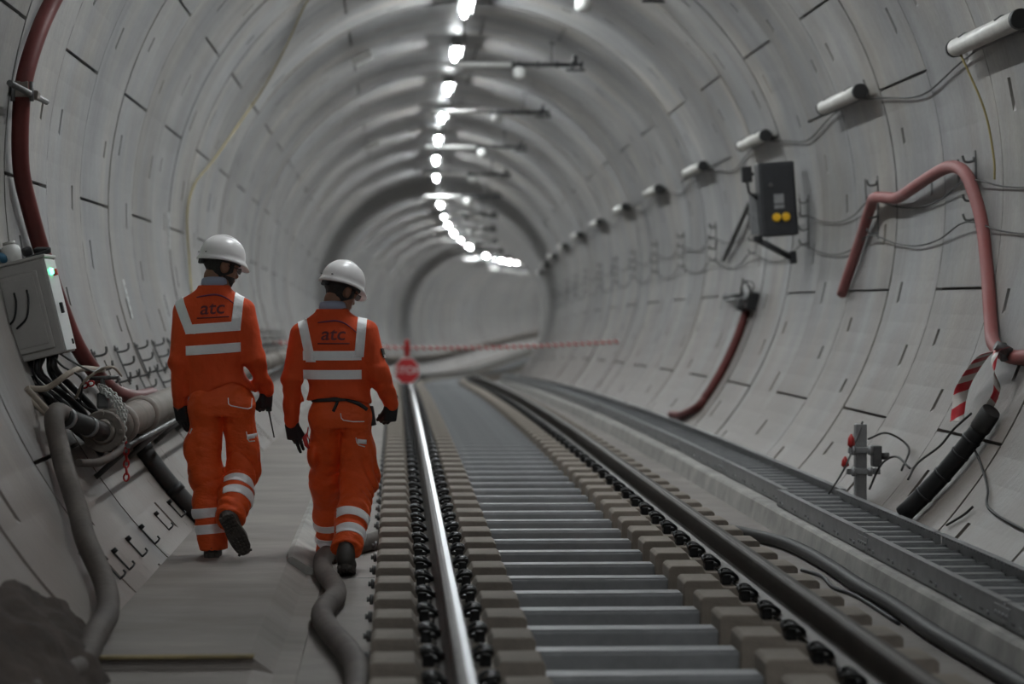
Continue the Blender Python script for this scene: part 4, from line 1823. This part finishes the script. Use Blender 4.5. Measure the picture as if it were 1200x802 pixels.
def make_person(loc, spec, label, seed):
    S = spec
    H = .0085
    g = Grid((-.46, -.52, -.02), (.46, .62, 1.86), H)
    p = g.pts()
    # ---- body: head, neck, trunk and limbs as one surface
    hc, Rh = Vector(S['head']), rot_yp(*S['head_rot'])
    nk0, nk1 = S['neck'], tuple(hc + Rh @ Vector((0, -.035, -.075)))
    body = s_loft(p, [(z, cx, cy, rx * .90, ry * .88) for z, cx, cy, rx, ry in S['torso']])
    L = S['limbs']
    for s in ('l', 'r'):
        body = smin(body, s_cap(p, L[s + '_sh'], L[s + '_el'], .048, .040), .04)
        body = smin(body, s_cap(p, L[s + '_el'], L[s + '_wr'], .040, .028), .02)
        hd = np.array(L[s + '_wr']) + (np.array(L[s + '_wr']) - np.array(L[s + '_el'])) * .28
        body = smin(body, s_cap(p, L[s + '_wr'], tuple(hd), .022, .018), .02)
        body = smin(body, s_cap(p, L[s + '_hip'], L[s + '_kn'], .078, .055), .05)
        body = smin(body, s_cap(p, L[s + '_kn'], L[s + '_an'], .052, .036), .03)
        ft = np.array(L[s + '_an']) + np.array(S['foot_' + s] @ Vector((0, .10, -.045)))
        body = smin(body, s_cap(p, L[s + '_an'], tuple(ft), .034, .028), .02)
    body = smin(body, s_cap(p, nk0, nk1, .056, .053), .03)
    gh = Grid((hc.x - .17, hc.y - .17, hc.z - .22), (hc.x + .17, hc.y + .17, hc.z + .17), .0045)

    def head_sdf(pp, grow=0.0):
        q = xform(pp, hc, Rh)
        d = s_ell(q, (0, -.012, .035), (.076 + grow, .096 + grow, .090 + grow))
        d = smin(d, s_ell(q, (0, .022, -.045), (.060 + grow, .070 + grow, .072 + grow)), .04)
        d = smin(d, s_cap(q, (-.03, .052, -.100), (.03, .052, -.100), .020 + grow, .020 + grow), .03)   # chin and jaw
        return d, q

    def face(d, q):
        d = smin(d, s_cap(q, (0, .088, -.012), (0, .108, -.043), .009, .0125), .012)                    # nose
        d = smin(d, s_cap(q, (-.011, .092, -.048), (.011, .092, -.048), .009, .009), .008)
        d = smin(d, s_cap(q, (-.04, .078, .012), (.04, .078, .012), .012, .012), .02)                   # brow
        for sx in (-1, 1):
            d = np.maximum(d, -s_ell(q, (sx * .031, .096, -.008), (.017, .014, .010)))                  # eye sockets
            d = np.minimum(d, s_ell(q, (sx * .031, .079, -.008), (.0125, .0125, .0125)))
            e = s_ell(q, (sx * .079, -.012, -.014), (.011, .024, .034))                                  # ears
            e = np.maximum(e, -s_ell(q, (sx * .089, -.010, -.014), (.007, .014, .022)))
            d = smin(d, e, .006)
        d = smin(d, s_cap(q, (-.018, .090, -.071), (.018, .090, -.071), .0075, .0075), .006)            # lips
        d = smin(d, s_cap(q, (-.015, .087, -.083), (.015, .087, -.083), .008, .008), .006)
        return d
    hd, q = head_sdf(p)
    body = smin(body, face(hd, q), .02)
    root = sdf_mesh('person', body, g, 'skin', None, 1)
    root.location = loc
    tag(root, label, 'person', 'two workers walking down the tunnel')
    # finer eyes, hair
    hd2, q2 = head_sdf(gh.pts(), .010)
    cutf = q2[1] - (.030 - .35 * np.clip(q2[2], -.2, .02))      # keep behind this line
    hair = np.maximum(hd2, np.maximum(q2[1] - .050, -.112 + .62 * np.maximum(q2[1] + .075, 0) - q2[2]))
    earhole = s_ell(q2, (.080, -.006, -.018), (.030, .034, .040))
    earhole2 = s_ell(q2, (-.080, -.006, -.018), (.030, .034, .040))
    hair = np.maximum(hair, -np.minimum(earhole, earhole2))
    hair = hair + .003 * fold_noise(gh.pts(), seed, 160)
    sdf_mesh('hair', hair, gh, 'hair', root, 1)
    if S.get('beard'):
        hb, _ = head_sdf(gh.pts(), .003)
        beard = np.maximum(hb, np.maximum(q2[2] + .058, -q2[1] + .0))
        beard = np.maximum(beard, -s_cap(q2, (-.02, .10, -.077), (.02, .10, -.077), .014, .014))
        sdf_mesh('beard', beard, gh, 'hair', root, 1)
    b = MB()
    m4 = Rh.to_4x4()
    m4.translation = hc
    for sx in (-1, 1):
        b.tube([(sx * .078, -.02, -.004), (sx * .079, .04, -.004), (sx * .070, .094, -.006)], .0028, 6, mtx=m4)
        b.tube([(sx * .055, .104, -.012), (sx * .012, .112, -.010)], .003, 6, mtx=m4)
    gl = b.build('safety_glasses', 'black', root)
    b = MB()
    for sx in (-1, 1):
        pts = [(sx * (.036 + .028 * math.cos(a)), .108 - .006 * abs(math.cos(a)), -.012 + .018 * math.sin(a)) for a in np.linspace(0, 2 * PI, 16, endpoint=False)]
        n = len(pts)
        b.add(pts + [(x, y - .002, z) for x, y, z in pts], [tuple(range(n)), tuple(range(2 * n - 1, n - 1, -1))] + [(i, (i + 1) % n, (i + 1) % n + n, i + n) for i in range(n)], 0, False, m4)
    b.build('lens', 'lens', gl)
    make_helmet(root, hc + Rh @ Vector((0, -.008, .028)), Rh @ Matrix.Rotation(S.get('helmet_pitch', 0), 3, 'X'))
    # ---- shirt collar
    b = MB()
    cx, cy, cz, cr, tilt = S['collar']
    V, F = [], []
    prof = [(0, -.035), (0.004, .0), (-.002, .024), (-.010, .030), (-.016, .024), (-.014, -.03)]
    n = 32
    for k in range(n):
        a = 2 * PI * k / n
        for dr, dz in prof:
            r = cr + dr
            yy = r * .95 * math.sin(a)
            V.append((cx + r * math.cos(a), cy + yy, cz + dz - yy * tilt))
    m = len(prof)
    for k in range(n):
        for j in range(m):
            F.append((k * m + j, k * m + (j + 1) % m, ((k + 1) % n) * m + (j + 1) % m, ((k + 1) % n) * m + j))
    b.add(V, F, 0, True)
    if S.get('collar_print'):
        pass
    b.build('shirt_collar', 'collar', root)
    # ---- jacket
    tors = s_loft(p, S['torso'])
    jack = tors
    for s in ('l', 'r'):
        ra, re, rw = S['sleeve']
        arm = s_cap(p, L[s + '_sh'], L[s + '_el'], ra, re)
        arm = smin(arm, s_cap(p, L[s + '_el'], tuple(np.array(L[s + '_wr']) * .97 + np.array(L[s + '_el']) * .03), re, rw), .03)
        w = np.exp(-((p[2] - L[s + '_el'][2] + .06) / .16) ** 2)
        arm = arm + .0055 * w * np.sin(p[2] * 85 + 20 * p[0] * (1 if s == 'l' else -1) + 30 * p[1] + 4.5 * fold_noise(p, seed + 3, 26)) * (.5 + fold_noise(p, seed + 4, 18)) + .004 * fold_noise(p, seed + 9, 34)
        jack = smin(jack, arm, .045)
    jack = smin(jack, s_cap(p, tuple(np.array(nk0) + (0, 0, -.06)), tuple(np.array(nk0) + (0, 0, .07)), .086, .076), .035)
    z = p[2]
    wl = np.exp(-((z - S['hem'][0][1] - .10) / .12) ** 2)
    jack = jack + .010 * wl * fold_noise(p, seed + 1, 32) + .007 * fold_noise(p, seed + 2, 20)
    hx = np.array([a for a, _ in S['hem']])
    hz = np.array([c for _, c in S['hem']])
    cut = np.interp(p[0], hx, hz) - z
    body_zone = (p[0] > S['hem'][0][0] - .02) & (p[0] < S['hem'][-1][0] + .02) & (np.abs(p[1]) < .22)
    armd = np.minimum(*[np.minimum(s_cap(p, L[s + '_sh'], L[s + '_el'], .06, .056), s_cap(p, L[s + '_el'], L[s + '_wr'], .056, .052)) for s in 'lr'])
    jack = jack - .010 * np.exp(-((np.interp(p[0], hx, hz) - z) / .05) ** 2) * body_zone
    jack = np.where(body_zone & (armd > -.002), np.maximum(jack, cut), jack)
    jack = np.maximum(jack, z - S['neck_cut'] - .25 * 0)
    jacket = sdf_mesh('jacket', jack, g, 'orange', root, 1)
    # ---- trousers
    tr = s_loft(p, [(z_, a_, b_, c_ - .012, d_ - .012) for z_, a_, b_, c_, d_ in S['pelvis']], 2.3)
    for s in ('l', 'r'):
        rh, rk, rc, rb = S['leg_' + s]
        hip, kn, an = [np.array(L[s + k]) for k in ('_hip', '_kn', '_an')]
        mid = kn * .5 + an * .5
        llen = np.linalg.norm(kn - an)
        hem_al = S['hem_t_' + s] * llen
        hemp = an + (kn - an) * (S['hem_t_' + s] - .05 / llen)
        leg = s_cap(p, hip, kn, rh, rk, 1, 1.08)
        leg = smin(leg, s_cap(p, kn, mid, rk, rc), .05)
        leg = smin(leg, s_cap(p, mid, hemp, rc, rb), .04)
        ax = (kn - an) / np.linalg.norm(kn - an)
        along = (p[0] - an[0]) * ax[0] + (p[1] - an[1]) * ax[1] + (p[2] - an[2]) * ax[2]
        leg = np.maximum(leg, np.where(p[2] < kn[2], hem_al - along, -1))
        wk = np.exp(-((p[2] - kn[2] - .00) / .15) ** 2) * S['fold_' + s]
        wb = np.exp(-((along - .10) / .12) ** 2) * .6
        leg = leg + (.026 * wk + .012 * wb) * ridge(along * 78 + (30 * p[0] if s == 'r' else -24 * p[0]) + 20 * p[1] + 4.0 * fold_noise(p, seed + 5, 20)) * (.6 + fold_noise(p, seed + 8, 15)) \
            + .009 * fold_noise(p, seed + 6 + ord(s), 26)
        for (c, r) in S['pocket_' + s]:
            leg = smin(leg, s_ell(p, c, r), .03)
        bt = s_ell(p, (hip[0], -.035, hip[2] + .035), (.088, .100, .105))
        tr = smin(tr, smin(leg, bt, .05), .016)
    tr = np.maximum(tr, z - S['waist_z'])
    trousers = sdf_mesh('trousers', tr, g, 'orange2', root, 1)
    # ---- reflective tape: two bands round the chest, two braces
    x0, x1 = S['band_x']
    tilt = S['band_tilt']
    up = Vector((-tilt, 0, 1)).normalized()
    XL = [(Vector((x0, 0, 0)), Vector((1, 0, 0))), (Vector((x1, 0, 0)), Vector((-1, 0, 0)))]
    for zc in S['bands']:
        c = Vector(((x0 + x1) / 2, 0, zc))
        strip_from(jacket, 'reflective_band', 'reflect', root, [(c - up * .0265, up), (c + up * .0265, -up)] + XL)
    for (xb, xt, zb, zt) in S['braces']:
        d = Vector((xt - xb, 0, zt - zb)).normalized()
        nrm = Vector((d.z, 0, -d.x))
        c = Vector((xb, 0, zb))
        strip_from(jacket, 'reflective_brace', 'reflect', root, [(c - nrm * .0265, nrm), (c + nrm * .0265, -nrm), (Vector((0, 0, zb)), Vector((0, 0, 1))),
                                                                 (Vector((0, 0, zt + .2)), Vector((0, 0, -1)))], off=.0052)
    # bands round the trouser legs
    for s in ('l', 'r'):
        kn, an = Vector(L[s + '_kn']), Vector(L[s + '_an'])
        ax = (kn - an).normalized()
        sx = S['leg_split']
        sgn = -1 if s == 'l' else 1
        for t in S['leg_bands_' + s]:
            c = an + ax * t
            strip_from(trousers, 'reflective_band', 'reflect', root, [(c - ax * .027, ax), (c + ax * .027, -ax)],
                       keep=(lambda v, sgn=sgn, an=an, kn=kn: (v - an).dot((kn - an).normalized()) < .5 and
                             min(abs((v - (an + (kn - an).normalized() * (v - an).dot((kn - an).normalized()))).length), 9) < .135 and sgn * (v.x - sx) > 0))
    # ---- piping, prints
    Tj, Tt = BVHTree.FromPolygons([v.co.copy() for v in jacket.data.vertices], [tuple(f.vertices) for f in jacket.data.polygons]), \
        BVHTree.FromPolygons([v.co.copy() for v in trousers.data.vertices], [tuple(f.vertices) for f in trousers.data.polygons])
    for nm, poly, r, m in S['piping']:
        pts = []
        poly = [Vector((a, 0, c)) for a, c in poly]
        for a, c in zip(poly, poly[1:]):
            for k in range(6):
                pts.append(a.lerp(c, k / 6))
        pts.append(poly[-1])
        b = MB()
        b.tube([cast([Tt], v.x, v.z, .002) for v in pts], r, 6)
        b.build(nm, m, root)
    for (cx, cz, w, h, rz) in S['flash']:
        b = MB()
        V, F = [], []
        nx_, nz_ = 6, 3
        for j in range(nz_):
            for i in range(nx_):
                x = cx + w * (i / (nx_ - 1) - .5)
                zz = cz + h * (j / (nz_ - 1) - .5) + rz * (x - cx)
                V.append(cast([Tt], x, zz, .004))
        for j in range(nz_ - 1):
            for i in range(nx_ - 1):
                F.append((j * nx_ + i, j * nx_ + i + 1, (j + 1) * nx_ + i + 1, (j + 1) * nx_ + i))
        b.add(V, F, 0, True)
        o = b.build('pocket_flash', 'reflect', root)
        o.modifiers.new('t', 'SOLIDIFY').thickness = .002
    lx, lz, ls, lrot = S['logo']
    cu = bpy.data.curves.new('logo_text', 'FONT')
    cu.body = 'atc'
    cu.size = ls
    cu.shear = .15
    cu.align_x = 'CENTER'
    cu.offset = .0012
    tmp = bpy.data.objects.new('tmp_text', cu)
    COL.objects.link(tmp)
    bpy.context.view_layer.update()
    me = bpy.data.meshes.new_from_object(tmp.evaluated_get(bpy.context.evaluated_depsgraph_get()))
    bpy.data.objects.remove(tmp)
    bm = bmesh.new()
    bm.from_mesh(me)
    bmesh.ops.triangulate(bm, faces=bm.faces)
    for _ in range(2):
        bmesh.ops.subdivide_edges(bm, edges=[e for e in bm.edges if e.calc_length() > .012], cuts=1)
        bmesh.ops.triangulate(bm, faces=bm.faces)
    ca, sa = math.cos(lrot), math.sin(lrot)
    for v in bm.verts:
        x, zz = v.co.x * 1.12, v.co.y
        v.co = cast([Tj], lx + x * ca - zz * sa, lz + x * sa + zz * ca, .004)
    bm.to_mesh(me)
    bm.free()
    me.materials.clear()
    me.materials.append(M['ink'])
    lo = bpy.data.objects.new('logo_letters', me)
    COL.objects.link(lo)
    lo.parent = root
    def lpt(u, v):
        return cast([Tj], lx + u * ca - v * sa, lz + u * sa + v * ca, .003)
    b = MB()
    b.tube([lpt(u, -.020) for u in np.linspace(-.085, .095, 16)], .0042, 6)
    b.build('logo_underline', 'ink', root)
    b = MB()
    arc = [(-.085 + .235 * t, .098 + .014 * math.sin(t * PI * .7) - .095 * max(0, t - .35) ** 2 * 2.2) for t in np.linspace(0, 1, 20)]
    b.tube([lpt(u, v) for u, v in arc], [.002 + .004 * math.sin(PI * min(1, t + .1)) for t in np.linspace(0, 1, 20)], 6)
    b.build('logo_swoosh', 'inkblue', root)
    # ---- gloves and boots
    for s, sd in (('l', S['thumb_side_l']), ('r', S['thumb_side_r'])):
        make_glove(root, L[s + '_wr'], S['hand_' + s][0], sd, S['hand_' + s][1], S['hand_' + s][2], spread=S['hand_' + s][3], scale=1.0)
        make_boot(root, L[s + '_an'], S['foot_' + s])
    return root, jacket, trousers, Tj, Tt


def foot_rot(yaw, pitch):
    """toe along +y; pitch > 0 lifts the heel"""
    return Matrix.Rotation(-yaw, 3, 'Z') @ Matrix.Rotation(-pitch, 3, 'X')


def hand_rot(d, back):
    """fingers along d, back of the hand facing `back`"""
    zc = -Vector(d).normalized()
    y = -Vector(back)
    y = (y - zc * y.dot(zc)).normalized()
    x = y.cross(zc)
    return Matrix((x, y, zc)).transposed()


D = math.radians
# first man: left, on the walkway, right foot trailing with the sole showing
ground1 = -.22
spec1 = dict(
    head=(.008, .03, 1.655), head_rot=(D(62), D(14), 0), helmet_pitch=D(2), neck=(-.030, .0, 1.50), neck_cut=1.540,
    torso=[(.86, .005, .01, .165, .125), (.95, .005, .01, .168, .125), (1.08, -.022, .0, .158, .118), (1.22, -.030, -.01, .163, .120), (1.35, -.030, -.01, .178, .115),
           (1.425, -.030, -.005, .178, .098), (1.478, -.028, .0, .150, .084), (1.522, -.028, .0, .092, .076), (1.56, -.028, .005, .076, .070)],
    pelvis=[(.80, .008, -.01, .172, .120), (.86, .005, -.01, .178, .13), (.95, .005, .0, .166, .122), (1.02, .005, .0, .158, .118)],
    limbs=dict(l_sh=(-.195, -.01, 1.385), l_el=(-.233, -.03, 1.10), l_wr=(-.232, .045, .862), r_sh=(.138, -.01, 1.398), r_el=(.200, -.04, 1.125), r_wr=(.258, .09, .932),
               l_hip=(-.082, 0, .84), l_kn=(-.078, .02, .46), l_an=(-.045, .0, .095), r_hip=(.104, 0, .84), r_kn=(.124, .06, .485), r_an=(.072, -.235, .225)),
    sleeve=(.066, .053, .044), hem=[(-.20, .905), (-.10, .915), (-.02, .955), (.07, .99), (.13, .975), (.19, .93)], waist_z=1.0,
    leg_l=(.092, .088, .088, .080), leg_r=(.092, .084, .086, .084), hem_t_l=-.16, hem_t_r=.0, fold_l=.35, fold_r=.9,
    pocket_l=[((-.165, .0, .615), (.045, .07, .085))], pocket_r=[((.185, .02, .60), (.035, .07, .07))],
    band_x=(-.185, .122), band_tilt=.07, bands=[1.180, 1.300], braces=[(-.155, -.225, 1.265, 1.45), (.095, .115, 1.29, 1.49)],
    leg_split=.028, leg_bands_l=[.155, .062], leg_bands_r=[.25, .165],
    piping=[('pocket_piping', [(.055, .905), (.057, .872), (.07, .862), (.165, .842), (.183, .850), (.186, .90)], .0032, 'piping'),
            ('pocket_piping', [(.152, .712), (.160, .668), (.168, .655), (.198, .657)], .0032, 'piping'),
            ('pocket_piping', [(-.155, .728), (-.168, .700)], .004, 'piping')],
    flash=[(.182, .684, .052, .026, .12)],
    logo=(-.035, 1.378, .104, D(3)), collar=(-.030, .0, 1.548, .073, .18), thumb_side_l=1, thumb_side_r=-1, beard=True,
    hand_l=(hand_rot((.18, .10, -1), (-.55, -.8, 0)), (.22, .26, .30, .36), (.55, .25), .05),
    hand_r=(hand_rot((-.05, .12, -1), (.75, -.65, 0)), (1.15, 1.2, 1.2, 1.25), (.30, .9), .02),
    foot_l=foot_rot(D(-2), 0), foot_r=Matrix.Rotation(D(-25), 3, 'Y') @ foot_rot(0, D(62)))
p1, j1, t1, Tj1, Tt1 = make_person(P(-.998, 13.38, ground1), spec1, 'person in orange suit and white helmet on the walkway, right boot sole showing', 11)

# second man: right, stepping along the slab beside the track
ground2 = -.31
spec2 = dict(
    head=(.004, .045, 1.605), head_rot=(D(50), D(20), D(2)), helmet_pitch=D(0), neck=(-.045, .0, 1.46), neck_cut=1.495,
    torso=[(.86, .0, .01, .165, .125), (.96, .0, .01, .168, .128), (1.06, -.015, .0, .168, .120), (1.20, -.040, -.01, .172, .122), (1.30, -.040, -.01, .186, .116),
           (1.385, -.040, -.005, .184, .098), (1.438, -.042, .0, .154, .084), (1.48, -.044, .0, .094, .076), (1.515, -.044, .005, .078, .072)],
    pelvis=[(.82, -.004, -.01, .166, .122), (.88, -.005, -.015, .172, .132), (.96, -.005, .0, .162, .122), (1.03, -.005, .0, .155, .118)],
    limbs=dict(l_sh=(-.228, -.01, 1.350), l_el=(-.278, -.03, 1.09), l_wr=(-.282, .04, .845), r_sh=(.148, -.01, 1.365), r_el=(.222, -.05, 1.13), r_wr=(.288, .05, .945),
               l_hip=(-.088, 0, .86), l_kn=(-.092, .20, .49), l_an=(-.075, .42, .10), r_hip=(.085, 0, .86), r_kn=(.096, .05, .51), r_an=(.035, -.30, .125)),
    sleeve=(.066, .053, .044), hem=[(-.21, .965), (-.12, .985), (-.03, .995), (.05, .985), (.12, .965), (.18, .95)], waist_z=1.02,
    leg_l=(.090, .084, .082, .076), leg_r=(.092, .096, .090, .086), hem_t_l=-.16, hem_t_r=.06, fold_l=.35, fold_r=1.1,
    pocket_l=[((-.16, .04, .66), (.035, .07, .08))], pocket_r=[((.165, .03, .66), (.035, .07, .08))],
    band_x=(-.212, .118), band_tilt=0.0, bands=[1.123, 1.231], braces=[(-.165, -.215, 1.195, 1.42), (.105, .125, 1.222, 1.45)],
    leg_split=-.018, leg_bands_l=[.165, .06], leg_bands_r=[.235, .125],
    piping=[('pocket_piping', [(.002, .905), (.006, .878), (.018, .866), (.07, .858), (.135, .858)], .0032, 'piping'),
            ('pocket_piping', [(.088, .765), (.092, .738), (.105, .722), (.138, .712)], .0032, 'piping'),
            ('belt_strap', [(-.012, .985), (-.022, .955), (-.040, .915)], .010, 'black')],
    flash=[(.122, .742, .052, .026, -.12)],
    logo=(-.042, 1.320, .104, 0), collar=(-.046, .0, 1.502, .075, .16), thumb_side_l=1, thumb_side_r=-1, beard=False,
    hand_l=(hand_rot((.16, .05, -1), (-.45, -.9, 0)), (.10, .16, .85, 1.0), (.45, .2), .06),
    hand_r=(hand_rot((-.12, .10, -1), (.55, -.8, .1)), (1.15, 1.2, 1.2, 1.25), (.35, .9), .02),
    foot_l=foot_rot(D(-3), 0), foot_r=foot_rot(D(3), D(14)))
p2, j2, t2, Tj2, Tt2 = make_person(P(-.315, 13.42, ground2), spec2, 'person in orange suit and white helmet beside the track, wearing a black belt', 23)

# belt and pouch of the second man
strip_from(t2, 'belt', 'black', p2, [(Vector((0, 0, .972)), Vector((-.05, 0, 1)).normalized()), (Vector((0, 0, 1.012)), Vector((.05, 0, -1)).normalized())], off=.012)
b = MB()
b.tube([cast([Tt2, Tj2], x, z, .004) for x, z in ((.03, .985), (.07, .972), (.11, .955), (.15, .925))], .013, 6)
b.build('belt_strap', 'black', p2)
b = MB()
b.box((0, 0, 0), (.042, .034, .115), ch=.010)
o = b.build('pouch', 'blackpaint', p2)
o.location = (.172, -.035, .885)
o.rotation_euler = (0, D(-10), D(-25))
b = MB()
b.box((.004, -.019, .018), (.016, .006, .034), ch=.002)
q = b.build('clip', 'whiteplastic', o)
b = MB()
b.box((0, 0, .0), (.006, .05, .055), ch=.002)
b.box((-.001, .002, -.02), (.008, .04, .018), mi=1)
o = b.build('sleeve_badge', ['blackpaint', 'whiteplastic'], p2)
o.location = (.243, -.045, 1.245)
o.rotation_euler = (0, D(-17), D(-15))
b = MB()
b.tube([(-.185, -.02, .82), (-.19, -.03, .78), (-.175, -.03, .74)], .004, 6)
b.tube([(-.19, -.03, .79), (-.205, -.03, .76), (-.195, -.03, .72), (-.18, -.03, .70)], [.004, .014, .012, .006], 8)
o = b.build('key_tag', 'redpl', p2)
# handheld radio gripped by the first man
wr = Vector(spec1['limbs']['r_wr'])
root = empty('handheld_radio', p1.location + wr + Vector((.012, .03, -.10)))
tag(root, 'black handheld radio in the right glove of the man on the walkway', 'radio')
b = MB()
b.box((0, 0, .03), (.034, .030, .09), ch=.006)
b.build('radio_body', 'black', root)
b = MB()
b.tube([(0, 0, -.01), (.005, 0, -.04), (.030, .0, -.165)], [.007, .005, .0038], 8)
b.build('aerial', 'black', root)

# ------------------------------------------------------------------ camera, world, view
cam = bpy.data.cameras.new('camera')
cam.sensor_width = 36
cam.lens = 36 * 2750 / 1200
cam.clip_start = .1
cam.clip_end = 400
cam.dof.use_dof = True
cam.dof.focus_distance = 13.35
cam.dof.aperture_fstop = 1.75
cam.dof.aperture_blades = 0
co = bpy.data.objects.new('camera', cam)
COL.objects.link(co)
phi = math.atan(48 / 2750)
psi = math.atan(136 / 2750 * math.cos(phi))
co.location = (0, 0, CAM_H)
co.rotation_euler = (PI / 2 - phi, 0, -psi)
sc.camera = co
w = bpy.data.worlds.new('world')
sc.world = w
w.use_nodes = True
w.node_tree.nodes['Background'].inputs[0].default_value = (.5, .5, .5, 1)
w.node_tree.nodes['Background'].inputs[1].default_value = .0
vs_ = sc.view_settings
vs_.view_transform = 'Standard'
vs_.look = 'None'
vs_.gamma = 1
vs_.use_curve_mapping = False
vs_.exposure = EXPOSURE
sc.cycles.max_bounces = 8
sc.cycles.diffuse_bounces = 5
